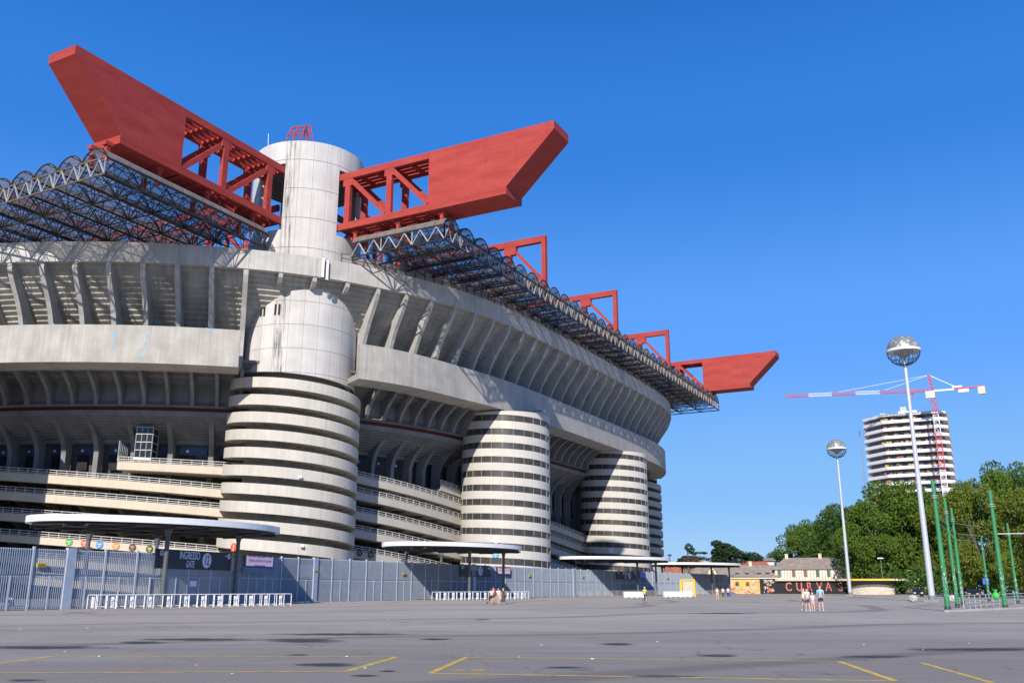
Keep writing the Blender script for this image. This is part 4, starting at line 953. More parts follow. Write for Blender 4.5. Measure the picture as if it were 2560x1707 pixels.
# ------------------------------------------------------------------ globe lamps
def wire_globe():
    k = NT('perforated_globe_steel'); p = pos(k); n = k.n('ShaderNodeTexVoronoi'); n.inputs['Scale'].default_value = 2.2; k.L(p, n.inputs['Vector'])
    k.L(k.mix(k.ramp(n.outputs['Distance'], .12, .5), (.62, .61, .57), (.25, .25, .23)), k.b.inputs['Base Color']); k.b.inputs['Roughness'].default_value = .35; k.b.inputs['Metallic'].default_value = .3; return k.m
M_GLOBE = wire_globe(); M_LAMPP = paint('lamp_post_steel', (.52, .55, .62), .4, .2, var=.08)
def globe_lamp(x, y, h, label):
    o = thing('globe_lamp', (x, y, 0), label, 'street lamp', 'tall lamp posts with wire globes'); r = 1.95; zc = h+1.55
    m = MB(); m.tube((x, y, .35), (x, y, h), .36, .2, 16); m.build('pole', M_LAMPP, o, smooth=False)
    m = MB(); m.box((x, y, .15), (1.7, 1.7, .3)); m.tube((x, y, .3), (x, y, .75), .42, .42, 14); m.build('base', M_MGREY, o)
    m = MB(); n = 28
    for j in range(7):
        t0, t1 = pi/2*j/7, pi/2*(j+1)/7
        for i in range(n):
            a, b = 2*pi*i/n, 2*pi*(i+1)/n; q = lambda t, a_: (x+r*sin(t)*cos(a_), y+r*sin(t)*sin(a_), zc+.15+r*.95*cos(t)); m.poly([q(t1, a), q(t1, b), q(t0, b), q(t0, a)])
    g_ = m.build('globe_dome', M_GLOBE, o, smooth=True)
    m = MB(); m.tube((x, y, zc-.12), (x, y, zc+.16), r+.08, r+.08, 32); m.build('globe_ring', M_WHITE, o)
    m = MB()
    for i in range(20):
        a = 2*pi*i/20; P = [(x+r*sin(t)*cos(a+.25*k_/8), y+r*sin(t)*sin(a+.25*k_/8), zc-.1-r*.9*cos(t)) for k_, t in enumerate([pi/2*(8-k_)/8 for k_ in range(9)])]; m.path(P, .045, 4)
    for t in (R(68), R(48), R(28)):
        P = [(x+r*sin(t)*cos(2*pi*i/24), y+r*sin(t)*sin(2*pi*i/24), zc-.1-r*.9*cos(t)) for i in range(25)]; m.path(P, .035, 4)
    m.build('globe_cage', M_DGREY, o)
    m = MB(); m.tube((x, y, h-.1), (x, y, zc-.2), .1, .1, 8); m.tube((x, y, zc-.9), (x, y, zc-.15), .3, 1.2, 16); m.build('reflector', M_GALV, o)
    return o
globe_lamp(31.7, -70.7, 28.8, 'nearer and taller-looking lamp post with a wire globe on top')
globe_lamp(109.6, -50.9, 28.0, 'farther lamp post with a wire globe, left of the nearer one')
for i, (dx, dy, s_) in enumerate(((-1.0, 2.0, .5), (-.6, -2.2, .55))):
    c = Vector((31.7+dx, -70.7+dy, 0)); random.seed(i); m = MB(); m.sphere((c.x, c.y, .38), .62, 10, 7, (1, 1, .75)); m.v = [(a+random.uniform(-.06, .06), b+random.uniform(-.06, .06), max(0, z)) for a, b, z in m.v]
    m.build('concrete_block', M_CON, origin=c, label=('left' if i == 0 else 'right')+' rough pale concrete block beside the foot of the nearer lamp post', cat='concrete block', group='concrete blocks by the lamp post')

# ------------------------------------------------------------------ green tram poles
M_GREEN = paint('green_pole_paint', (.035, .23, .085), .45, var=.15)
M_STICK = paint('torn_white_stickers', (.55, .55, .55), .7, var=.6, scale=7)
def green_pole(x, y, h, r, label, arm=None, seed=0):
    o = thing('tram_pole', (x, y, 0), label, 'pole', 'green tram poles'); random.seed(seed)
    m = MB(); m.tube((x, y, .3), (x, y, h), r, r*.72, 14); m.build('shaft', M_GREEN, o)
    m = MB(); m.tube((x, y, 0), (x, y, .34), r*1.22, r*1.15, 14); m.build('foot', M_DGREY, o)
    m = MB()
    for i in range(34):
        z = random.uniform(1.0, 3.1); a = random.uniform(pi*.8, pi*1.75); w = random.uniform(.15, .4); hh = random.uniform(.06, .18); rr = r*1.02*(1-.03*z)+.004
        q = lambda a_, z_: (x+rr*cos(a_), y+rr*sin(a_), z_); m.poly([q(a, z), q(a+w, z+random.uniform(-.03, .03)), q(a+w, z+hh), q(a, z+hh)])
    m.build('sticker_layer', M_STICK, o)
    m = MB()
    for z in (h-1.2, h-1.35): m.tube((x, y, z), (x, y, z+.06), r*1.25, r*1.25, 12)
    m.build('collar', M_GALV, o)
    if arm: m = MB(); m.tube((x, y, arm[0]), (x+arm[1], y+arm[2], arm[0]+.05), .045); m.build('bracket_arm', M_GALV, o)
    return o
green_pole(-14.1, -74.5, 9.4, .19, 'nearest green tram pole with stickers, right of the tall lamp post', None, 1)
green_pole(-5.1, -78.2, 9.3, .19, 'green tram pole with a white horizontal arm near the right picture edge', (5.8, 3.0, -14), 2)
green_pole(-.3, -74.6, 9.2, .16, 'second green tram pole from the nearest, at the guard rail', None, 3)
green_pole(12, -74.6, 9.3, .17, 'green tram pole between the two crossing wires behind the nearest pole', None, 4)
green_pole(36, -76.6, 7.4, .15, 'short green tram pole standing alone in front of the dark trees', None, 5)
green_pole(28, -79.5, 8.6, .15, 'green tram pole half hidden behind the one with the white arm', None, 6)
o = thing('tram_wire', (0, -74.6, 7.5), 'thin pale tram span wires strung between the green poles', 'wire')
m = MB()
for z in (6.3, 6.9, 7.9): m.path([(-14.1, -74.5, z), (-6, -74.75, z-.12), (-.3, -74.6, z-.1), (6, -74.8, z-.2), (12, -74.6, z-.1), (24, -77, z+.1)], .022, 5)
m.build('wire', M_GALV, o)
# guard rail, kerb
m = MB(); a, b = ground(2368, 1529), ground(2760, 1512); m.bar((a.x, a.y, .07), (b.x, b.y, .07), .35, .14); m.build('kerb', M_CON, kind='structure')
o = thing('guard_rail', (10, -75, 0), 'low steel guard rail running back from the nearest green pole', 'railing')
P0 = [(-9.5, -75.4), (2, -76.6), (16, -78.4), (40, -82.5)]
m = MB()
for z in (1.05, .75, .4): m.path([(x, y, z) for x, y in P0], .045, 6)
m.build('rail', M_GALV, o)
for i in range(12):
    t = i/11*3; j = min(int(t), 2); u = t-j; x = P0[j][0]+(P0[j+1][0]-P0[j][0])*u; y = P0[j][1]+(P0[j+1][1]-P0[j][1])*u; m = MB(); m.tube((x, y, 0), (x, y, 1.08), .04); m.build('post', M_GALV, o)
o = thing('rubbish_bag', (1.2, -77.6, 1.0), 'bright green bag tied to the guard rail', 'bag'); m = MB(); m.sphere((1.2, -77.6, .95), .3, 10, 8, (1, 1, 1.1)); m.tube((1.2, -77.6, 1.2), (1.2, -77.6, 1.5), .05, .16, 8); m.build('sack', paint('green_plastic', (.05, .5, .06), .4), o)

# ------------------------------------------------------------------ trees
def leaf_mat(name, c0, c1, c2):
    k = NT(name); n = k.ramp(k.noise(pos(k), .35, 4, .6), .35, .7); n2 = k.ramp(k.noise(pos(k), 2.6, 2, .5), .3, .7)
    c = k.mix(n, c0, c1); c = k.mix(k.math('MULTIPLY', n2, .5), c, c2); k.L(c, k.b.inputs['Base Color']); k.b.inputs['Roughness'].default_value = .7; k.b.inputs['Specular IOR Level'].default_value = .2
    tr = k.n('ShaderNodeBsdfTranslucent'); k.L(k.mix(.5, c, (.16, .2, .02)), tr.inputs['Color']); mx = k.n('ShaderNodeMixShader'); mx.inputs[0].default_value = .3
    k.L(k.b.outputs[0], mx.inputs[1]); k.L(tr.outputs[0], mx.inputs[2]); k.L(mx.outputs[0], k.t.nodes['Material Output'].inputs[0]); return k.m
M_LEAF = [leaf_mat('plane_leaves', (.06, .13, .018), (.12, .21, .028), (.17, .23, .03)), leaf_mat('linden_leaves', (.035, .09, .018), (.07, .15, .026), (.10, .18, .03)), leaf_mat('yellowing_leaves', (.09, .15, .02), (.17, .23, .03), (.22, .22, .035))]
M_CEDAR = leaf_mat('cedar_needles', (.022, .055, .03), (.05, .095, .05), (.06, .11, .05))
M_BARK = paint('bark', (.13, .11, .085), .9, var=.4, scale=3)
def leaves(m, c, r, n, sz, rng, flat=1.0):
    for _ in range(n):
        while True:
            v_ = Vector((rng.uniform(-1, 1), rng.uniform(-1, 1), rng.uniform(-1, 1)))
            l = v_.length
            if .25 < l < 1: break
        v_ *= (l**-.45); p = Vector((c[0]+v_.x*r[0], c[1]+v_.y*r[1], c[2]+v_.z*r[2]))
        a = Vector((rng.gauss(0, 1), rng.gauss(0, 1), rng.gauss(0, 1)*flat)).normalized(); b = a.orthogonal().normalized(); b = Matrix.Rotation(rng.uniform(0, 6.28), 3, a)@b; d = a.cross(b); s_ = sz*rng.uniform(.6, 1.3)
        m.poly([p-b*s_, p+d*s_*.55, p+b*s_, p-d*s_*.55])
def broad_tree(seed, mat, nl=58, per=185):
    """unit tree: about 1 high, crown about .9 wide; placed and scaled later"""
    rng = random.Random(seed); o = local('broadleaf_tree', 'x', 'tree')
    H_ = 20.0; m = MB(); cm = MB()
    m.tube((0, 0, 0), (.2, 0, H_*.3), .45, .32, 10)
    top = Vector((.2, 0, H_*.3)); lobes = []
    for i in range(nl):
        z = H_*(.13+.82*rng.random()**.9); prof = math.sqrt(max(.05, 1-((z/H_-.46)/.54)**2)); a = rng.uniform(0, 2*pi); rr = H_*.40*prof*rng.uniform(.45, 1.05)
        lobes.append((Vector((rr*cos(a), rr*sin(a), z)), H_*rng.uniform(.075, .145)))
    for c, r in lobes[:14]:
        mid = top.lerp(c, .5)+Vector((0, 0, .6)); m.tube(top, mid, .2, .12, 6); m.tube(mid, c, .12, .04, 6)
    for c, r in lobes: leaves(cm, c, (r*1.15, r*1.15, r*.85), int(per*(r/(H_*.085))**2), .30, rng)
    m.build('trunk', M_BARK, o); cm.build('crown', mat, o); return o
protos = [broad_tree(11, M_LEAF[0]), broad_tree(23, M_LEAF[1]), broad_tree(37, M_LEAF[2], 54), broad_tree(51, M_LEAF[0], 62), broad_tree(77, M_LEAF[1], 50)]
D_ = 2560/2352
TREES = [(1790, 1268, 33, 330, 1, 'small far green tree at the left end of the tree line, behind the timbered house'), (1832, 1216, 50, 320, 0, 'rounded green tree rising behind the left end of the grey roof'), (1872, 1206, 42, 340, 4, 'dark tree peeping up between two rounded trees behind the grey roof'),
         (1925, 1172, 62, 275, 1, 'dark green tree just left of the farther globe lamp post'), (1990, 1172, 55, 255, 3, 'green tree directly behind the farther globe lamp post'), (2048, 1124, 86, 264, 0, 'tallest broad tree in front of the apartment tower'), (2120, 1148, 64, 262, 3, 'green tree left of the nearer lamp post, under the apartment tower'),
         (2168, 1165, 56, 252, 2, 'yellowish tree right behind the nearest green pole'), (2232, 1118, 56, 190, 2, 'yellow-green tree right of the crane mast'), (2270, 1105, 60, 195, 0, 'full green tree left of the pole with the white arm'), (2312, 1084, 62, 215, 4, 'tallest feathery tree at the right, above the others'), (2365, 1130, 66, 165, 2, 'big yellow-green tree cut by the right picture edge')]
used = set()
for X, Yt, hw, d, k, lab in TREES:
    p = at_d(X*D_, Yt*D_, d); base = Vector((p.x, p.y, 0)); H_ = p.z*1.05; sx = hw*D_/FPX*d*1.12/8.6
    o = protos[k] if k not in used else copy_tree(protos[k], base, 0)
    used.add(k); o.location = base; o.rotation_euler = (0, 0, X*.7); o.scale = (sx, sx, H_/20.0); o['label'] = lab; o['group'] = 'trees along the right side'
# cedar and araucaria behind the houses
rng = random.Random(5)
pb = at_d(1842, 1440, 300); o = thing('cedar_tree', (pb.x, pb.y, 0), 'wide dark cedar with drooping boughs behind the low houses', 'tree')
m = MB(); m.tube((pb.x, pb.y, 0), (pb.x, pb.y, 13), .7, .3, 8); cm = MB(); e = Vector((-_h.y, _h.x, 0))*-1
for X, Y, rx, rz_ in ((1798, 1362, 3.6, 1.6), (1815, 1372, 4.6, 1.7), (1790, 1382, 2.6, 1.5), (1835, 1385, 5.0, 1.8), (1862, 1392, 4.4, 1.7), (1885, 1402, 3.6, 1.8), (1900, 1412, 2.0, 1.7), (1830, 1405, 5, 1.8), (1805, 1400, 3.6, 1.8), (1870, 1412, 4.2, 1.8), (1795, 1395, 2.2, 1.4)):
    c = at_d(X, Y, 300+rng.uniform(-3, 3)); m.tube((pb.x, pb.y, c.z*.8), c, .15, .05, 5)
    for k_ in range(5):
        q = c+Vector((rng.uniform(-3, 3), rng.uniform(-rx, rx)*.6, rng.uniform(-.7, .7))); leaves(cm, q, (2.6, rx*.5, rz_*.6), 300, .34, rng, 2.5)
m.build('trunk', M_BARK, o); cm.build('crown', M_CEDAR, o)
pb = at_d(1722, 1440, 290); o = thing('araucaria_tree', (pb.x, pb.y, 0), 'small dark spiky conifer with flat side branches above the third canopy', 'tree')
m = MB(); m.tube((pb.x, pb.y, 0), (pb.x, pb.y, 14.5), .45, .15, 8); cm = MB()
for X, Y, rx, rz_, n in ((1722, 1369, 1.3, 1.4, 260), (1728, 1374, 1.2, .9, 150), (1735, 1383, 1.2, .5, 120), (1750, 1381, 1.8, .35, 140), (1762, 1382, .9, .3, 60), (1738, 1394, 3.2, .5, 220), (1760, 1396, 2.0, .4, 140), (1775, 1398, 1.6, .4, 90), (1715, 1398, 2.6, .5, 160)):
    c = at_d(X, Y, 290); m.tube((pb.x, pb.y, c.z), c, .1, .04, 5); leaves(cm, c, (rx, rx, rz_), n, .26, rng)
m.build('trunk', M_BARK, o); cm.build('crown', M_CEDAR, o)
# low growth under the trees
cm = MB(); rng = random.Random(9)
for X in range(2020, 2500, 7):
    d = 250+rng.uniform(-15, 15); c = at_d(X*D_, 1330*D_, d); c.z = rng.uniform(1.2, 4.5); leaves(cm, c, (2.2, 2.6, 2.6), 150, .36, rng)
cm.build('undergrowth', M_LEAF[1], kind='stuff', label='dark undergrowth filling the space beneath the trees', cat='shrubs')
cm = MB()
for X in range(1560, 2040, 9):
    d = 345+rng.uniform(-10, 10); c = at_d(X*D_, 1340*D_, d); c.z = rng.uniform(2, 6); leaves(cm, c, (2.6, 3.4, 2.6), 110, .45, rng)
cm.build('background_wood', M_LEAF[1], kind='stuff', label='far low band of greenery behind the houses', cat='trees')

# ------------------------------------------------------------------ low houses on the right
def roof_mat(name, c0, c1):
    k = NT(name); p = pos(k); w = k.n('ShaderNodeTexWave'); w.inputs['Scale'].default_value = 2.4; w.bands_direction = 'Y'; k.L(p, w.inputs['Vector'])
    c = k.mix(k.ramp(k.noise(p, .8, 5, .65), .35, .7), c0, c1); c = k.mix(k.math('MULTIPLY', k.ramp(w.outputs['Fac'], .2, .6), .25), c, tuple(x*.4 for x in c0)); k.L(c, k.b.inputs['Base Color']); k.b.inputs['Roughness'].default_value = .9; return k.m
M_RGREY = roof_mat('grey_tile_roof', (.22, .19, .165), (.34, .30, .265)); M_RRED = roof_mat('red_tile_roof', (.30, .10, .065), (.42, .17, .11))
M_CREAM = paint('cream_wall', (.62, .55, .40), .9, var=.15); M_OCHRE = paint('yellow_wall', (.66, .44, .13), .9, var=.12); M_BLACKW = paint('black_painted_wall', (.02, .02, .022), .9, var=.3); M_OFFW = paint('white_wall', (.66, .63, .55), .9, var=.08)
class Loc:
    """local frame on the ground: u to the viewer's right, v away"""
    def __init__(s, px, d):
        p = at_d(px, 1480, d); s.o = Vector((p.x, p.y, 0)); a = atan2(p.y-CAM.y, p.x-CAM.x); s.a = a; s.v = Vector((cos(a), sin(a), 0)); s.u = Vector((sin(a), -cos(a), 0))
    def P(s, u, v, z): return s.o+s.u*u+s.v*v+Vector((0, 0, z))
    def box(s, m, u0, u1, v0, v1, z0, z1): m.prism([s.P(u0, v0, z0), s.P(u0, v1, z0), s.P(u1, v1, z0), s.P(u1, v0, z0)][::-1], [s.P(u0, v0, z1), s.P(u0, v1, z1), s.P(u1, v1, z1), s.P(u1, v0, z1)][::-1])
    def hip(s, m, u0, u1, v0, v1, z0, z1, hipu=2.0, th=.18):
        vm = (v0+v1)/2; A = [s.P(u0, v0, z0), s.P(u1, v0, z0), s.P(u1, v1, z0), s.P(u0, v1, z0)]; B = [s.P(u0+hipu, vm, z1), s.P(u1-hipu, vm, z1)]; t = Vector((0, 0, th))
        m.poly([A[0]+t, A[1]+t, B[1]+t, B[0]+t]); m.poly([A[2]+t, A[3]+t, B[0]+t, B[1]+t]); m.poly([A[1]+t, A[2]+t, B[1]+t]); m.poly([A[3]+t, A[0]+t, B[0]+t])
        for i in range(4): m.poly([A[i], A[(i+1) % 4], A[(i+1) % 4]+t, A[i]+t])
        m.poly(A[::-1])
def house(px, d, w, dep, eave, ridge, wall, roof, label, name='house', hipu=2.0, wins=(), over=.6, chim=()):
    F = Loc(px, d); o = thing(name, F.o, label, 'house'); m = MB(); F.box(m, -w/2, w/2, 0, dep, 0, eave); m.build('wall', wall, o)
    m = MB(); F.hip(m, -w/2-over, w/2+over, -over, dep+over, eave, ridge, hipu); r_ = m.build('roof', roof, o)
    for u in chim: m = MB(); F.box(m, u-.4, u+.4, dep/2-.4, dep/2+.4, ridge-.8, ridge+1.1); F.box(m, u-.5, u+.5, dep/2-.5, dep/2+.5, ridge+1.1, ridge+1.25); m.build('chimney', M_CREAM, r_)
    for (u, z, ww, hh, mat) in wins: m = MB(); F.box(m, u-ww/2, u+ww/2, -.05, .02, z, z+hh); m.build('window', mat, o)
    return F, o, r_
M_WIN = paint('window_shutter_green', (.05, .12, .09), .6, var=.2)
# timbered house with the CURVA wall
F, CU, rf = house(2036, 262, 19.5, 9, 6.3, 9.3, M_BLACKW, M_RGREY, 'long low house with white timbered upper floor and black wall painted CURVA', hipu=3.2, chim=(-6.5, 2.2))
m = MB(); F.box(m, -9.75, 9.3, -.25, -.01, 3.72, 6.2); up = m.build('upper_wall', M_OFFW, CU)
for i in range(26): m = MB(); u = -9.5+i*.74; F.box(m, u, u+.09, -.3, -.251, 3.75, 6.2); m.build('timber', paint('brown_timber', (.16, .10, .07), .8), up)
m = MB(); F.box(m, -9.8, 9.5, -.8, -.02, 3.35, 3.68); m.build('ledge', M_CREAM, CU)
for i, u in enumerate((-8.6, -4.9, -1.9, 1.2, 4.0, 7.6)): m = MB(); F.box(m, u-.42, u+.42, -.34, -.302, 4.35, 6.1); m.build('window', M_WIN if i not in (1, 2) else paint('brown_window', (.2, .1, .04), .6), CU)
M_RLET = paint('red_graffiti', (.62, .05, .06), .8, var=.15); M_WLET = paint('white_graffiti', (.6, .6, .58), .8, var=.25)
for ch, px in zip('CURVAS', (1972, 1998.5, 2023.5, 2049, 2071.5, 2101)):
    q = at_d(px, 1470, 262); rz = F.a-pi/2; nn = -F.v; c = Vector((q.x, q.y, 1.95)); c = F.o+F.u*((c-F.o).dot(F.u))+Vector((0, 0, 1.75))
    text_mesh('painted_letter', ch, 3.1, M_WLET, CU, c+nn*.05, rz, .012, .74); text_mesh('painted_letter', ch, 2.85, M_RLET if ch != 'S' else paint('dim_red_graffiti', (.25, .015, .02), .8), CU, c+nn*.08, rz, .012, .72)
# yellow house with painted wall, dormers
F2, YE, rf = house(1886, 262, 12.6, 9, 4.4, 7.4, M_OCHRE, M_RGREY, 'low yellow house with graffiti and small roof dormers beside the CURVA wall', hipu=1.0, chim=(-.6,))
for u in (-4.2, -1.6, 1.6, 3.8):
    m = MB(); F2.box(m, u-.65, u+.65, .35, .7, 5.15, 5.6); d_ = m.build('dormer', M_RGREY, rf); m = MB(); F2.box(m, u-.55, u+.55, .30, .349, 5.18, 5.5); m.build('dormer_opening', M_DARK, rf)
m = MB(); F2.box(m, 1.55, 6.3, -.12, -.01, 0, 3.9); m.build('black_wall', M_BLACKW, YE)
m = MB(); F2.box(m, -6.4, 6.4, -.35, -.01, 3.95, 4.3); m.build('eaves_lattice', M_OFFW, YE)
for u, mt in ((-4.4, M_WIN), (-1.6, paint('brown_window', (.2, .1, .04), .6))):
    m = MB(); F2.box(m, u-.5, u+.5, -.06, .02, 2.0, 2.7); m.tube(F2.P(u, -.06, 2.7), F2.P(u, .02, 2.7), .5, n=16); m.build('window', mt, YE)
rng = random.Random(4)
for (u0, u1, z0, z1, cols, n) in ((-6.2, -3.2, .9, 1.7, ((.65, .1, .08), (.7, .45, .4)), 26), (-3.0, -.4, .1, 1.7, ((.65, .12, .1), (.7, .5, .45)), 34), (-.6, 1.3, .2, 3.4, ((.6, .6, .55), (.35, .45, .25), (.6, .3, .25)), 34), (2.6, 5.2, .4, 3.6, ((.6, .08, .05), (.06, .15, .5), (.6, .35, .05), (.55, .6, .6)), 60)):
    ms = {}
    for i in range(n):
        u, z = rng.uniform(u0, u1), rng.uniform(z0, z1); L_ = rng.uniform(.25, .7); a = rng.uniform(0, pi); ci = rng.randrange(len(cols)); m = ms.setdefault(ci, MB()); w = .07+.05*rng.random(); y_ = -.125-.003*i/10-.002
        du, dz = cos(a)*L_/2, sin(a)*L_/2; nu, nz = -sin(a)*w, cos(a)*w; P = [(u-du-nu, z-dz-nz), (u+du-nu, z+dz-nz), (u+du+nu, z+dz+nz), (u-du+nu, z-dz+nz)]
        m.poly([F2.P(a_, y_, max(.05, b_)) for a_, b_ in P])
    for ci, m in ms.items(): m.build('graffiti', paint('graffiti_%d%d%d' % tuple(int(c*9) for c in cols[ci]), cols[ci], .8, var=.1), YE)
# gable house and red roofs
F3, GH, rf = house(1783, 262, 10.4, 9, 4.8, 7.9, M_CREAM, M_RGREY, 'grey-roofed house with a small white timbered gable behind the farthest canopy', hipu=2.0)
m = MB(); m.prism([F3.P(-2.1, -.9, 4.6), F3.P(2.1, -.9, 4.6), F3.P(0, -.9, 7.2)], [F3.P(-2.1, 2.5, 4.6), F3.P(2.1, 2.5, 4.6), F3.P(0, 4.2, 7.2)]); m.build('gable', M_OFFW, GH)
m = MB()
for a, b in (((-2.2, 4.6), (0, 7.3)), ((2.2, 4.6), (0, 7.3)), ((-2.1, 4.7), (2.1, 4.7)), ((0, 4.6), (0, 7.1)), ((-1.2, 4.7), (-1.2, 5.9)), ((1.2, 4.7), (1.2, 5.9))): m.bar(F3.P(a[0], -.95, a[1]), F3.P(b[0], -.95, b[1]), .14)
m.build('timber', paint('dark_timber', (.08, .06, .05), .8), GH)
m = MB(); F3.box(m, -.45, .45, -.98, -.96, 4.9, 6.3); m.build('window', paint('brown_window', (.2, .1, .04), .6), GH)
house(1681, 285, 9, 9, 4.4, 8.1, M_CREAM, M_RRED, 'red-roofed house behind the fence beside the far spiral tower', hipu=2.5)
house(1728, 320, 12, 9, 8.2, 12.0, M_CREAM, M_RRED, 'red-roofed house with its ridge showing left of the dark conifer', hipu=4.5)
house(1795, 315, 7, 9, 8.0, 11.4, M_CREAM, M_RRED, 'pointed red roof just left of the cedar', hipu=3.0)
house(1890, 292, 9, 8, 7.0, 9.2, M_CREAM, M_RRED, 'low red roof strip behind the yellow house', hipu=1.5)
house(1924, 300, 4, 6, 9.6, 10.4, M_OFFW, M_RGREY, 'small pale house top between cedar and timbered house', hipu=1.0)
# kiosk
F4 = Loc(2182, 236); KI = thing('kiosk', F4.o, 'low rounded kiosk with a flat yellow-edged roof left of the nearer lamp post', 'kiosk')
m = MB(); nn = 30; R1, R2 = 5.2, 3.2
m.prism([F4.P(R1*cos(2*pi*i/nn), 3+R2*sin(2*pi*i/nn), 0) for i in range(nn)][::-1], [F4.P(R1*cos(2*pi*i/nn), 3+R2*sin(2*pi*i/nn), 3.2) for i in range(nn)][::-1]); m.build('wall', paint('grey_kiosk_wall', (.13, .125, .115), .9, var=.2), KI)
m = MB(); m.prism([F4.P(8.1*cos(2*pi*i/nn), 3+4.6*sin(2*pi*i/nn), 3.2) for i in range(nn)][::-1], [F4.P(8.1*cos(2*pi*i/nn), 3+4.6*sin(2*pi*i/nn), 3.62) for i in range(nn)][::-1]); m.build('roof', M_CREAM, KI)
m = MB(); n0, n1 = 19, 25
for i in range(19, 25): a, b = 2*pi*i/nn, 2*pi*(i+1)/nn; m.poly([F4.P(8.13*cos(a), 3+4.63*sin(a), 3.25), F4.P(8.13*cos(b), 3+4.63*sin(b), 3.25), F4.P(8.13*cos(b), 3+4.63*sin(b), 3.6), F4.P(8.13*cos(a), 3+4.63*sin(a), 3.6)])
m.build('yellow_edge', M_YSIGN, KI)
m = MB()
for i in range(17, 28): a, b = 2*pi*i/nn, 2*pi*(i+1)/nn; h_ = 1.3+.5*sin((i-17)/11*pi); m.poly([F4.P(5.25*cos(a), 3+3.25*sin(a), .02), F4.P(5.25*cos(b), 3+3.25*sin(b), .02), F4.P(5.25*cos(b), 3+3.25*sin(b), h_), F4.P(5.25*cos(a), 3+3.25*sin(a), h_)])
m.build('painted_wall', paint('beige_paint', (.55, .5, .4), .8, var=.2), KI)

# ------------------------------------------------------------------ apartment tower and crane
AB = thing('apartment_tower', (322, -51, 0), 'white high-rise with stacked balconies beyond the trees', 'apartment building')
PL = [(309.5, -42.5), (309.5, -63.5), (313, -66.5), (332, -66.5), (336, -60), (336, -40), (330, -33.8), (318, -33.8)]
def poly_off(P, o_):
    n = len(P); out = []
    for i in range(n):
        a, b, c = Vector(P[i-1]), Vector(P[i]), Vector(P[(i+1) % n]); d1, d2 = (b-a).normalized(), (c-b).normalized(); n1, n2 = Vector((-d1.y, d1.x))*-1, Vector((-d2.y, d2.x))*-1; q = (n1+n2); q = q/max(.4, q.dot(n1)); out.append((b.x+q.x*o_, b.y+q.y*o_))
    return out
cen = Vector((322, -50)); tst = poly_off(PL, 1)
sg = 1 if (Vector(tst[0])-cen).length > (Vector(PL[0])-cen).length else -1
IN, OUT = poly_off(PL, -1.7*sg), poly_off(PL, 0)
m = MB(); m.prism([(x, y, 0) for x, y in IN][::-1], [(x, y, 69.6) for x, y in IN][::-1]); m.build('wall', paint('flat_facade', (.22, .20, .18), .8, var=.3, scale=.6), AB)
rng = random.Random(3)
M_WCON = paint('white_balcony', (.78, .76, .74), .7, var=.08)
for k_ in range(21):
    z = 70.0-3.15*(k_+1)
    m = MB(); m.prism([(x, y, z-.15) for x, y in OUT][::-1], [(x, y, z+.1) for x, y in OUT][::-1]); n = len(OUT)
    for i in range(n):
        a, b = OUT[i], OUT[(i+1) % n]; m.bar((a[0], a[1], z+.5), (b[0], b[1], z+.5), .16, 1.25)
    bal_ = m.build('balcony', M_WCON, AB)
    if k_ < 14:
        m = MB()
        for _ in range(9):
            y = rng.choice((rng.uniform(-47, -41), rng.uniform(-63, -59), rng.uniform(-62, -42))); m.box((310.4, y, z+1.5), (.2, rng.uniform(.4, 1.6), rng.uniform(.5, 1.2)))
        m.build('awning', paint(('ochre_awning', 'brown_awning', 'rust_awning')[k_ % 3], ((.55, .36, .08), (.3, .16, .08), (.4, .14, .06))[k_ % 3], .8), bal_)
        for y in (-45, -49, -53, -57, -61): m = MB(); m.box((311.1, y, z+1.45), (.1, 2.0, 1.9)); m.build('window', M_GLASS, bal_)
m = MB(); m.prism([(x, y, 69.6) for x, y in OUT][::-1], [(x, y, 70.6) for x, y in OUT][::-1]); rt = m.build('roof', M_WCON, AB)
m = MB(); m.box((316, -52, 71.3), (6, 7, 1.4)); m.build('roof_plant', M_WCON, rt)
m = MB(); m.box((315, -50.5, 72.8), (2.4, 2.2, 2.0)); m.build('roof_tank', M_OFFW, rt)
m = MB(); m.box((315, -42.5, 71.2), (2.4, 2.2, 1.2)); m.build('roof_tank', M_OFFW, rt)
m = MB(); m.bar((318, -32.2, 0), (318, -32.2, 66), .35); m.build('drain_mast', M_MGREY, AB)
_before = set(bpy.data.objects)
CR = thing('tower_crane', (340.7, -61.5, 0), 'red and white tower crane standing behind the apartment tower', 'crane')
M_CRED = paint('crane_red', (.50, .06, .09), .5, var=.1); M_CWH = paint('crane_white', (.62, .66, .74), .5, var=.1)
def lattice(p, q, w, nseg, mat, parent, name, rr=.14, tri=False, up=(0, 0, 1)):
    p, q = Vector(p), Vector(q); d = (q-p).normalized(); up = Vector(up)
    if abs(d.dot(up)) > .9: up = Vector((1, 0, 0))
    a = d.cross(up).normalized()*w/2; b = a.cross(d).normalized()*w/2
    C_ = [(-a-b), (a-b), (b*1.0)] if tri else [(-a-b), (a-b), (a+b), (-a+b)]
    m = MB(); n = len(C_)
    for c in C_: m.bar(p+c, q+c, rr*1.3)
    for i in range(nseg):
        s0, s1 = p.lerp(q, i/nseg), p.lerp(q, (i+1)/nseg)
        for j in range(n): m.bar(s0+C_[j], s1+C_[(j+1) % n], rr*.8); m.bar(s1+C_[j], s1+C_[(j+1) % n], rr*.8)
    m.build(name, mat, parent)
B = Vector((340.7, -61.5, 0)); tops = [82, 74, 66, 50, 34, 17, 0]
for i, (z1, z0) in enumerate(zip(tops, tops[1:])): lattice(B+Vector((0, 0, z0)), B+Vector((0, 0, z1)), 2.1, max(3, int((z1-z0)/2.2)), (M_CRED, M_CWH)[i % 2], CR, 'mast_section', .2)
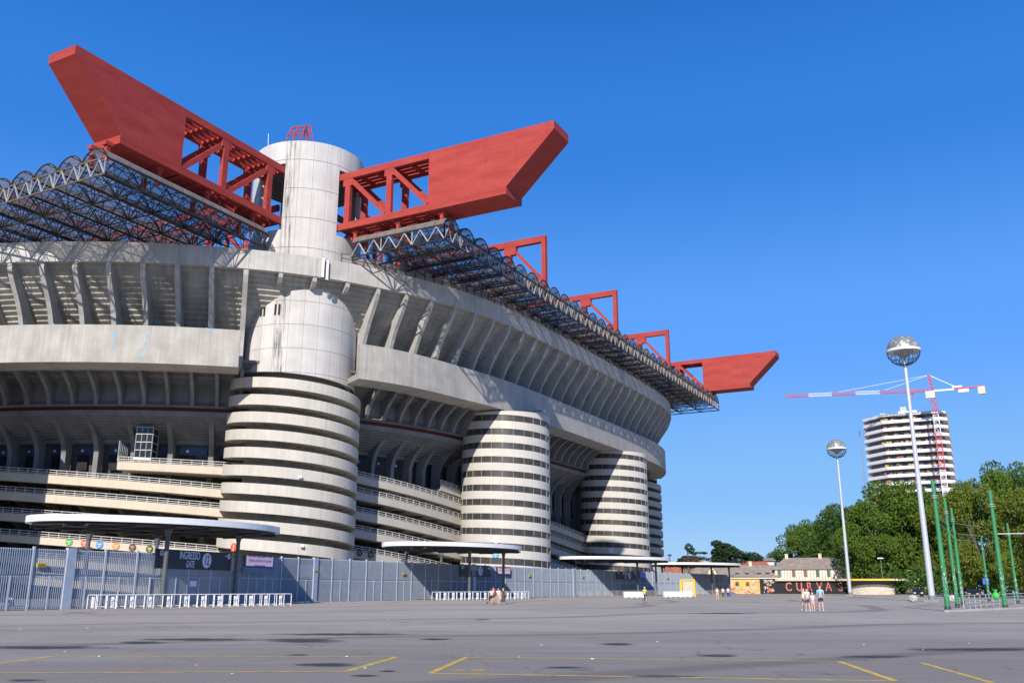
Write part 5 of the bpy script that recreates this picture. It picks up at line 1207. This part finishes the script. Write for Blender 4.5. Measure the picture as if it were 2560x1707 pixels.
m = MB(); m.box(B+Vector((0, 1.2, 83)), (2.4, 3.6, 3.0)); m.build('cab', M_CWH, CR)
ap = Vector((340.6, -60.6, 91.8)); lattice(B+Vector((0, 0, 84)), ap, 1.0, 4, M_CRED, CR, 'apex', .2)
tip = Vector((333.7, 0, 87.0)); st = B+Vector((0, 1.2, 85.2))
for i in range(6): lattice(st.lerp(tip, i/6), st.lerp(tip, (i+1)/6), 1.3, 7, (M_CRED, M_CRED, M_CWH, M_CRED, M_CWH, M_CRED)[i], CR, 'jib_section', .13, True)
cj = Vector((341.5, -81.5, 84.6)); m = MB(); m.bar(B+Vector((0, 0, 84.6)), B.lerp(cj, .42)+Vector((0, 0, 84.6-84.6*.42)), .9, .8); m.build('counter_jib', M_CWH, CR)
m = MB(); m.bar((341, -70, 84.7), (341.5, -82, 84.8), 1.0, .6); m.build('counter_jib', M_CRED, CR)
m = MB(); m.box((341.5, -80.4, 83.2), (2.0, 2.8, 3.2)); m.build('counterweight', M_CREAM, CR)
m = MB(); m.box((341.2, -73.5, 83.6), (1.6, 4.2, 1.4)); m.box((341.2, -71.2, 85.6), (1.4, 4.0, .8)); m.build('winch', M_CWH, CR)
m = MB(); m.bar(ap, st.lerp(tip, .62)+Vector((0, 0, .8)), .14); m.bar(ap, st.lerp(tip, .3)+Vector((0, 0, .8)), .14); m.bar(ap, (341, -71, 85.4), .3); m.build('stay', M_CWH, CR)
m = MB(); q = st.lerp(tip, .12); m.box(q-Vector((0, 0, 1.0)), (1.4, 1.6, .7)); m.bar(q-Vector((0, 0, 1.2)), q-Vector((0, 0, 3.2)), .5); m.build('trolley', M_CRED, CR)

_f8 = .905; _pv = Vector((CAM.x, CAM.y, 1.65))        # real size and place: the crane stands in front of the tower
for o in set(bpy.data.objects)-_before:
    if o.type == 'MESH' and o.parent == CR:
        base = Vector((340.7, -61.5, 0))
        for v_ in o.data.vertices: w = v_.co+base; w = _pv+(w-_pv)*_f8; v_.co = w-(_pv+(base-_pv)*_f8)
CR.location = _pv+(Vector((340.7, -61.5, 0))-_pv)*_f8
# ------------------------------------------------------------------ barriers, cars, small street furniture
def water_barrier(a, b, label):
    a, b = Vector((*a, 0)), Vector((*b, 0)); e = (b-a).normalized(); pn = Vector((-e.y, e.x, 0)); L_ = (b-a).length; o = thing('traffic_barrier', (a+b)/2, label, 'barrier', 'white traffic barriers')
    m = MB(); n = max(1, round(L_/2)); 
    for i in range(n):
        p, q = a.lerp(b, i/n)+e*.03, a.lerp(b, (i+1)/n)-e*.03
        P = [(-.28, .0), (-.28, .25), (-.13, .5), (-.11, .85), (.11, .85), (.13, .5), (.28, .25), (.28, 0)]
        m.prism([p+pn*x+Vector((0, 0, z+.12)) for x, z in P], [q+pn*x+Vector((0, 0, z+.12)) for x, z in P])
        for u in (.15, .7): m.box(p.lerp(q, u)+Vector((0, 0, .06)), (.35, .5, .119), atan2(e.y, e.x))
    m.build('barrier_body', M_WHITE, o)
water_barrier((58.5, -22.0), (60.5, -25.2), 'white plastic traffic barrier right of the cyclist')
water_barrier((68.5, -25.6), (72.5, -29.5), 'longer row of white plastic barriers beside the yellow frame')
o = thing('portal_gate', (98, -17, 0), 'yellow steel portal frame standing in front of the far fence', 'gate'); m = MB(); a, b = ground(1704, 1491), ground(1727, 1489.5); b = Vector((a.x+2.2, a.y-1.9, 0)); 
m.bar(a, a+Vector((0, 0, 3.0)), .4, .3); m.bar(b, b+Vector((0, 0, 3.0)), .3, .3); m.bar(a+Vector((0, 0, 3.0)), b+Vector((0, 0, 3.0)), .3, .3); m.build('frame', M_YSIGN, o)
m = MB(); m.bar(a.lerp(b, .12)+Vector((0, 0, 1.5)), a.lerp(b, .9)+Vector((0, 0, 1.5)), .04, 2.5); m.build('infill', M_CREAM, o)
def mesh_barrier(a, b, label):
    a, b = Vector((*a, 0)), Vector((*b, 0)); L_ = (b-a).length; e = (b-a)/L_; o = thing('crowd_barrier', (a+b)/2, label, 'barrier', 'steel crowd barriers by the far fence'); n = int(L_/2.4)
    for i in range(n):
        p, q = a+e*2.4*i, a+e*(2.4*i+2.3); m = MB()
        for z in (1.1, .2): m.tube(p+Vector((0, 0, z)), q+Vector((0, 0, z)), .025, n=5)
        m.tube(p, p+Vector((0, 0, 1.1)), .025, n=5); m.tube(q, q+Vector((0, 0, 1.1)), .025, n=5)
        for k_ in range(1, 14): w = p.lerp(q, k_/14); m.tube(w+Vector((0, 0, .2)), w+Vector((0, 0, 1.1)), .012, n=4)
        m.build('barrier_panel', M_GALV, o)
mesh_barrier((62, -12.5), (96, -16), 'row of grey steel crowd barriers before the far fence')
mesh_barrier((96, -20), (126, -26), 'farther row of grey steel crowd barriers near the low houses')
def car(c, rz, col, label, lights=(.8, .8, .75)):
    o = local('parked_car', label, 'car', 'dark cars parked under the trees'); M_ = paint('car_%d%d%d' % tuple(int(x*99) for x in col), col, .3, .3)
    prof = [(-2.1, .35), (-2.15, .75), (-1.9, .92), (-1.35, .98), (-.75, 1.42), (.75, 1.45), (1.3, 1.0), (2.0, .88), (2.15, .6), (2.1, .35)]
    m = MB(); m.prism([(x, -.85, z) for x, z in prof], [(x, .85, z) for x, z in prof]); b_ = m.build('body', M_, o)
    m = MB(); m.prism([(x, -.86, z) for x, z in ((-1.15, 1.0), (-.72, 1.35), (.7, 1.38), (1.1, 1.02))], [(x, .86, z) for x, z in ((-1.15, 1.0), (-.72, 1.35), (.7, 1.38), (1.1, 1.02))]); m.build('window', M_GLASS, b_)
    m = MB(); m.poly([(-1.42, -.7, 1.0), (-1.42, .7, 1.0), (-.82, .65, 1.40), (-.82, -.65, 1.40)]); m.build('windscreen', M_GLASS, b_)
    for x in (-1.35, 1.35):
        for y in (-.8, .8): m = MB(); m.tube((x, y-.1, .33), (x, y+.1, .33), .33, n=18); w = m.build('wheel', M_DARK, o); m = MB(); m.tube((x, y-.115, .33), (x, y+.115, .33), .19, n=12); m.build('rim', M_GALV, w)
    for y in (-.6, .6): m = MB(); m.box((-2.14, y, .7), (.06, .35, .16)); m.build('headlight', paint('lamp_%d' % int(lights[2]*99), lights, .2), o)
    o.location = c; o.rotation_euler = (0, 0, rz); return o
p = at_d(2292, 1482, 190); car((p.x, p.y, 0), .2, (.03, .03, .035), 'dark car under the trees just left of the nearer lamp post')
p = at_d(2434, 1480, 170); car((p.x, p.y, 0), .0, (.02, .025, .03), 'dark car with orange lamps between the green poles', (.8, .35, .05))
p = at_d(8, 1492, 96); car((p.x, p.y, 0), 1.0, (.06, .08, .16), 'dark blue car behind the slats at the left end of the fence')
p = at_d(2468, 1478, 150); o = thing('parking_sign', (p.x, p.y, 0), 'blue square street sign on a thin post near the right green pole', 'sign'); m = MB(); m.tube((p.x, p.y, 0), (p.x, p.y, 2.9), .04); m.build('post', M_GALV, o); m = MB(); m.box((p.x-.06, p.y, 2.5), (.04, .8, .8)); m.build('plate', paint('sign_blue', (.03, .12, .6), .5), o)
for px, d, h in ((2420, 230, 7.0), (2452, 215, 5.6), (2210, 245, 8.5)):
    p = at_d(px, 1480, d); o = thing('street_lamp', (p.x, p.y, 0), {2420: 'small white street lamp above the car with orange lamps', 2452: 'lower small street lamp left of the blue square sign', 2210: 'small double street lamp between kiosk and nearer lamp post'}[px], 'street lamp'); m = MB(); m.tube((p.x, p.y, 0), (p.x, p.y, h), .07); m.build('post', M_MGREY, o)
    m = MB(); m.box((p.x-.3, p.y, h+.05), (.5, 1.3, .25)); m.build('lamp_head', M_WHITE, o)
p = at_d(1674, 1380, 320); o = thing('roof_beacon', (p.x, p.y, 0), 'small white mushroom-shaped mast head beside the farthest spiral tower', 'mast'); m = MB(); m.tube((p.x, p.y, 0), (p.x, p.y, 11.8), .15); m.build('mast', M_GALV, o); m = MB(); m.sphere((p.x, p.y, 12.2), .8, 14, 8, (1, 1, .4)); m.build('mast_head', M_WHITE, o)
# litter and patches on the asphalt
rng = random.Random(8)
for i in range(60):
    x, y = rng.uniform(0, 2560), rng.uniform(1530, 1690); p = ground(x, y); m = MB(); s_ = rng.uniform(.03, .07); a = rng.uniform(0, 3)
    m.prism([(p.x+s_*cos(a+k_*pi/2), p.y+s_*.6*sin(a+k_*pi/2), .004) for k_ in range(4)], [(p.x+s_*cos(a+k_*pi/2), p.y+s_*.6*sin(a+k_*pi/2), .015+.012*(k_ % 2)) for k_ in range(4)])
    if i < 16: m.build('litter', M_WHITE if i % 3 else M_CREAM, origin=(p.x, p.y, 0), label='tiny scrap of pale litter lying on the grey asphalt', cat='litter', group='scraps of litter on the asphalt')

# ------------------------------------------------------------------ people
def skinned(name, chains, mat, parent, sub=1):
    """chains: list of lists of (x,y,z,r); first chain is the root body, later chains may start at an index given as int"""
    vs, es, rs, roots = [], [], [], []
    for ch in chains:
        prev = None
        for it in ch:
            if isinstance(it, int): prev = it; continue
            vs.append(it[:3]); rs.append(it[3]); k_ = len(vs)-1
            if prev is None: roots.append(k_)
            else: es.append((prev, k_))
            prev = k_
    me = bpy.data.meshes.new(name); me.from_pydata(vs, es, []); o = bpy.data.objects.new(name, me); COL.objects.link(o)
    md = o.modifiers.new('Skin', 'SKIN'); md.use_smooth_shade = True
    for k_, r in enumerate(rs): me.skin_vertices[0].data[k_].radius = (r, r); me.skin_vertices[0].data[k_].use_root = k_ in roots
    sb = o.modifiers.new('Sub', 'SUBSURF'); sb.levels = sub; sb.render_levels = sub
    dg = bpy.context.evaluated_depsgraph_get(); m2 = bpy.data.meshes.new_from_object(o.evaluated_get(dg)); bpy.data.objects.remove(o)
    m2.materials.clear(); m2.materials.append(mat); m2.name = name; o = bpy.data.objects.new(name, m2); COL.objects.link(o); o.parent = parent; o['_o'] = (0, 0, 0); return o
SKIN_ = [paint('skin_light', (.62, .36, .25), .6, var=.06), paint('skin_tan', (.50, .28, .18), .6, var=.06)]
def person(loc, rz, h, label, top, bottom, hair, skin=0, legs='shorts', stride=.12, hairlong=False, arms=((.05, .1), (-.05, .1)), bag=None, cap=None, group=None, seat=False, skirt=None):
    o = local('person', label, 'person', group); s_ = SKIN_[skin]; S1, S2 = stride, -stride
    def leg(sx, st):
        if seat: return [(sx*.09, .0, .92, .085), (sx*.11, .30 if st > 0 else .26, .72 if st > 0 else .62, .06), (sx*.11, .16, .36 if st > 0 else .22, .042), (sx*.11, .28, .30 if st > 0 else .16, .035)]
        return [(sx*.09, .0, .92, .088), (sx*.10, st*.55+.03, .50, .06), (sx*.10, st-.02, .10, .038), (sx*.11, st+.10, .04, .034), (sx*.11, st+.17, .035, .026)]
    def arm(sx, sw):
        e_y, w_y = sw
        return [(sx*.175, 0, 1.42, .055), (sx*.225, -.03+e_y*.5, 1.16, .042), (sx*.235, e_y+w_y*.6, .95, .030), (sx*.235, e_y+w_y*.75, .885, .032), (sx*.235, e_y+w_y*.8, .845, .028)]
    body = [(0, 0, .95, .13), (0, 0, 1.10, .115), (0, 0, 1.28, .135), (0, 0, 1.42, .10), (0, .005, 1.50, .052), (0, .012, 1.575, .07), (0, .015, 1.65, .088), (0, .01, 1.72, .060)]
    ch = [body, [0]+leg(-1, S1), [0]+leg(1, S2), [3]+arm(-1, arms[0]), [3]+arm(1, arms[1]), [5, (0, .105, 1.60, .014)]]
    for sx, sw in ((-1, arms[0]), (1, arms[1])):
        hx, hy, hz = sx*.235, sw[0]+sw[1]*.8, .85
        for i, (dy, L_) in enumerate(((.022, .070), (.008, .080), (-.006, .075), (-.02, .060))): ch.append([(hx, hy+dy, hz, .008), (hx-sx*.004, hy+dy+.006, hz-L_*.6, .0078), (hx-sx*.016, hy+dy+.012, hz-L_, .007)])
        ch.append([(hx, hy+.024, hz+.02, .009), (hx-sx*.01, hy+.05, hz-.012, .0085), (hx-sx*.014, hy+.055, hz-.035, .0075)])
    skinned('body', ch, s_, o)
    sh = [[(0, 0, .98 if legs != 'dress' else 1.0, .148), (0, 0, 1.12, .138), (0, 0, 1.29, .156), (0, 0, 1.43, .115), (0, 0, 1.47, .07)], [3, (-.18, 0, 1.425, .07), (-.213, -.02+arms[0][0]*.3, 1.26, .062)], [3, (.18, 0, 1.425, .07), (.213, -.02+arms[1][0]*.3, 1.26, .062)]]
    skinned('shirt', sh, top, o)
    if legs == 'dress':
        m = MB(); n = 20; P = [(.15, 1.1), (.17, .95), (.19, .6), (.23, .25)]
        for (r0, z0), (r1, z1) in zip(P, P[1:]):
            for i in range(n): a, b = 2*pi*i/n, 2*pi*(i+1)/n; w0, w1 = 1+.05*sin(5*a), 1+.05*sin(5*b); m.poly([(r0*cos(a)*w0, r0*sin(a), z0), (r1*cos(a)*w0, r1*sin(a), z1), (r1*cos(b)*w1, r1*sin(b), z1), (r0*cos(b)*w1, r0*sin(b), z0)])
        m.build('skirt', bottom, o, origin=(0, 0, 0), smooth=True)
    else:
        low = .13 if legs == 'trousers' else .60
        def sl(sx, st):
            L_ = leg(sx, st); k0, k1, k2 = L_[0], L_[1], L_[2]; f_ = lambda a, b, t: tuple(x+(y-x)*t for x, y in zip(a, b))
            r_ = [(*k0[:3], .105), (*f_(k0, k1, .75)[:3], .085)]
            if legs == 'trousers': r_ += [(*k1[:3], .075), (*f_(k1, k2, .9)[:3], .06)]
            return r_
        skinned('trousers' if legs == 'trousers' else 'shorts', [[(0, 0, .97, .14), (0, 0, 1.03, .138)], [0]+sl(-1, S1), [0]+sl(1, S2)], bottom, o)
    hc = [[(0, -.02, 1.66, .092), (0, -.005, 1.735, .07)]]
    if hairlong: hc = [[(0, -.02, 1.735, .068), (0, -.03, 1.65, .095), (0, -.07, 1.52, .07), (0, -.10, 1.38, .055), (0, -.11, 1.28, .03)]]
    skinned('hair', hc, hair, o)
    for sx in (-1, 1):
        m = MB(); m.sphere((sx*.032, .098, 1.645), .011, 8, 6); m.build('eye', M_DARK, o, origin=(0, 0, 0))
        m = MB(); m.sphere((sx*.092, .01, 1.635), .022, 8, 6, (.4, 1, 1.3)); m.build('ear', s_, o, origin=(0, 0, 0))
    m = MB(); m.sphere((0, .098, 1.575), .018, 8, 6, (1.2, .5, .35)); m.build('mouth', paint('lips', (.4, .12, .1), .6), o, origin=(0, 0, 0))
    shoe = bag[1] if bag and bag[0] == 'shoes' else M_WHITE
    for sx, st in ((-1, S1), (1, S2)):
        if seat: y0, z0 = .24, (.27 if st > 0 else .13)
        else: y0, z0 = st+.06, .045
        m = MB(); m.sphere((sx*.11, y0, z0), .06, 12, 8, (.85, 2.1, .75)); m.build('shoe', shoe, o, origin=(0, 0, 0))
    if cap: m = MB(); m.sphere((0, 0, 1.705), .102, 14, 8, (1, 1.05, .62)); m.box((0, .12, 1.70), (.13, .12, .015)); m.build('cap', cap, o, origin=(0, 0, 0))
    k_ = h/1.77; o.scale = (k_, k_, k_); o.location = loc; o.rotation_euler = (0, 0, rz); return o
def cloth(n, c): return paint('cloth_'+n, c, .85, var=.08, scale=6)
HB, HBL, HD = paint('brown_hair', (.07, .035, .02), .6), paint('blonde_hair', (.38, .24, .08), .6), paint('dark_hair', (.02, .015, .012), .6)
def gp(px, d): p = at_d(px, 1490, d); return (p.x, p.y, 0)
away = AZ-pi/2       # facing away from the camera
G1 = 'family walking on the right'; G2 = 'group of women walking past the gate barriers'; G3 = 'far pedestrians by the crowd barriers'
o1 = person(gp(2010, 73.5), away+.5, 1.66, 'person in a peach top with a pale shoulder bag, leftmost of the family', cloth('peach', (.75, .42, .34)), cloth('greyshorts', (.25, .27, .33)), HB, 0, group=G1, stride=.16)
person(gp(2018, 72), away+.3, 1.62, 'person in a pale mint top and dark shorts beside the one in peach', cloth('mint', (.60, .72, .56)), cloth('dark_shorts', (.06, .07, .12)), HB, 0, group=G1, stride=.10, arms=((.05, .1), (.2, .15)))
person(gp(2031, 72.3), away+.1, 1.30, 'small child in white top and pink shorts wearing a pale hat', cloth('whitepink', (.78, .68, .76)), cloth('pink', (.78, .42, .52)), HBL, 0, group=G1, stride=.05, cap=cloth('hat', (.75, .66, .58)))
person(gp(2051, 72), away-.2, 1.80, 'tall man in a light blue t-shirt, navy shorts and white trainers', cloth('lightblue', (.26, .50, .80)), cloth('navy', (.02, .035, .09)), paint('grey_hair', (.35, .28, .22), .7), 0, group=G1, stride=.14)
def bag(loc, sz, mat, label, rz=0):
    o = thing('shoulder_bag', loc, label, 'bag'); m = MB(); m.sphere(loc, 1, 12, 8, (sz[0]/2, sz[1]/2, sz[2]/2)); m.build('bag_body', mat, o); m = MB(); x, y, z = loc; m.path([(x-sz[0]*.4, y, z+sz[2]*.4), (x-sz[0]*.2, y+.05, z+sz[2]*.4+.3), (x+sz[0]*.3, y+.05, z+sz[2]*.4)], .015, 5); m.build('strap', mat, o)
q = Vector(gp(2007.5, 73.2)); bag((q.x, q.y, 1.0), (.34, .22, .42), cloth('cream_bag', (.70, .70, .55)), 'cream shoulder bag at the side of the person in peach')
person(gp(1229, 97), away-.3, 1.60, 'person in a white t-shirt and black shorts with long brown hair, leftmost of the group', cloth('white', (.78, .74, .72)), cloth('black', (.015, .015, .02)), HB, 0, group=G2, stride=.10, hairlong=True, arms=((.05, .12), (.16, .2)))
person(gp(1233.5, 99.5), away+.1, 1.74, 'person in a red and white top, mostly hidden behind the one in white', cloth('red', (.70, .08, .10)), cloth('black', (.015, .015, .02)), HD, 1, group=G2, stride=.16, bag=('shoes', M_DGREY))
person(gp(1246, 97), away-.2, 1.62, 'blonde person in a white top and beige shorts in the middle of the group', cloth('white', (.78, .74, .72)), cloth('beige', (.66, .42, .30)), HBL, 0, group=G2, stride=.12, hairlong=True)
person(gp(1258, 96), away-.1, 1.68, 'person in a long dark olive dress with dark hair, rightmost of the group', cloth('olive', (.07, .065, .04)), cloth('olive', (.07, .065, .04)), HD, 0, legs='dress', group=G2, stride=.10)
q = Vector(gp(1239, 97.5)); bag((q.x, q.y, 1.05), (.3, .25, .42), M_DGREY, 'black backpack between the red top and the blonde person')
q = Vector(gp(1222, 98.5)); o = thing('pushchair', (q.x, q.y, 0), 'small dark folded pushchair at the left of the walking group', 'pushchair'); m = MB(); m.path([(q.x, q.y, .95), (q.x+.1, q.y-.1, .5), (q.x+.35, q.y-.3, .15)], .02); m.path([(q.x+.3, q.y, .6), (q.x, q.y, .15)], .02); m.build('frame', M_DGREY, o)
m = MB(); m.sphere((q.x+.12, q.y-.1, .55), .2, 12, 8, (1, 1, 1.1)); m.build('seat', M_DARK, o)
for dx, dy in ((0, .2), (0, -.2), (.4, -.25)): m = MB(); m.tube((q.x+dx, q.y+dy-.02, .1), (q.x+dx, q.y+dy+.02, .1), .1, n=12); m.build('wheel', M_DARK, o)
person(gp(1793.5, 133), away+.2, 1.70, 'person in a pinkish white shirt and shorts, left of the three far walkers', cloth('palepink', (.72, .60, .56)), cloth('beige', (.66, .42, .30)), HB, 0, group=G3, stride=.10)
person(gp(1808, 152), away, 1.66, 'person in a white shirt and dark trousers, middle of the three far walkers', cloth('white', (.78, .74, .72)), cloth('dark_trousers', (.03, .03, .04)), HD, 0, legs='trousers', group=G3, stride=.12)
person(gp(1821, 152), away-.3, 1.70, 'person in white shirt and dark trousers beside a blue bag, right of three far walkers', cloth('white', (.78, .74, .72)), cloth('dark_trousers', (.03, .03, .04)), HD, 0, legs='trousers', group=G3, stride=.15)
q = Vector(gp(1827, 151)); bag((q.x, q.y, .62), (.42, .42, .5), cloth('royal_blue', (.05, .16, .65)), 'blue carrier bag held low beside the rightmost far walker')
# cyclist
q = Vector(gp(1612, 104)); BR = away-.45
o = person((q.x, q.y, 0), BR, 1.72, 'cyclist in a yellow shirt and blue shorts riding away from the camera', cloth('yellow', (.78, .55, .03)), cloth('blue_shorts', (.03, .10, .26)), HB, 0, seat=True, stride=.1, arms=((.28, .16), (.28, .16)), cap=M_WHITE)
bk = local('bicycle', 'dark bicycle ridden by the cyclist in yellow', 'bicycle')
for y in (-.5, .58):
    m = MB(); n = 26; P = [(0, y+.34*cos(2*pi*i/n), .345+.34*sin(2*pi*i/n)) for i in range(n+1)]; m.path(P, .018, 5); w = m.build('wheel', M_DARK, bk, origin=(0, 0, 0)); m = MB()
    for i in range(10): m.tube((0, y, .345), (0, y+.33*cos(2*pi*i/10), .345+.33*sin(2*pi*i/10)), .003, n=4)
    m.build('spokes', M_GALV, w, origin=(0, 0, 0))
m = MB(); J = {'bb': (0, .0, .30), 'st': (0, -.16, .80), 'ht': (0, .38, .85), 'hb': (0, .42, .68), 'ra': (0, -.5, .345), 'fa': (0, .58, .345)}
for a, b in (('bb', 'st'), ('st', 'ht'), ('bb', 'hb'), ('ht', 'hb'), ('bb', 'ra'), ('st', 'ra'), ('hb', 'fa')): m.tube(J[a], J[b], .018, n=7)
m.build('frame', M_DGREY, bk, origin=(0, 0, 0)); m = MB(); m.box((0, -.18, .84), (.14, .26, .05)); m.build('saddle', M_DARK, bk, origin=(0, 0, 0)); m = MB(); m.path([(-.26, .42, .98), (-.05, .4, .93), (.05, .4, .93), (.26, .42, .98)], .014); m.tube((0, .38, .85), (0, .4, .93), .015); m.build('handlebar', M_DGREY, bk, origin=(0, 0, 0))
m = MB(); m.tube((-.12, .0, .30), (.12, .0, .30), .012); m.box((-.13, .12, .22), (.09, .1, .02)); m.box((.13, -.12, .38), (.09, .1, .02)); m.tube((.05, 0, .30), (.06, 0, .30), .09, n=16); m.build('pedals', M_GALV, bk, origin=(0, 0, 0))
bk.location = (q.x, q.y, 0); bk.rotation_euler = (0, 0, BR)
for o in bpy.data.objects:
    if '_o' in o: del o['_o']
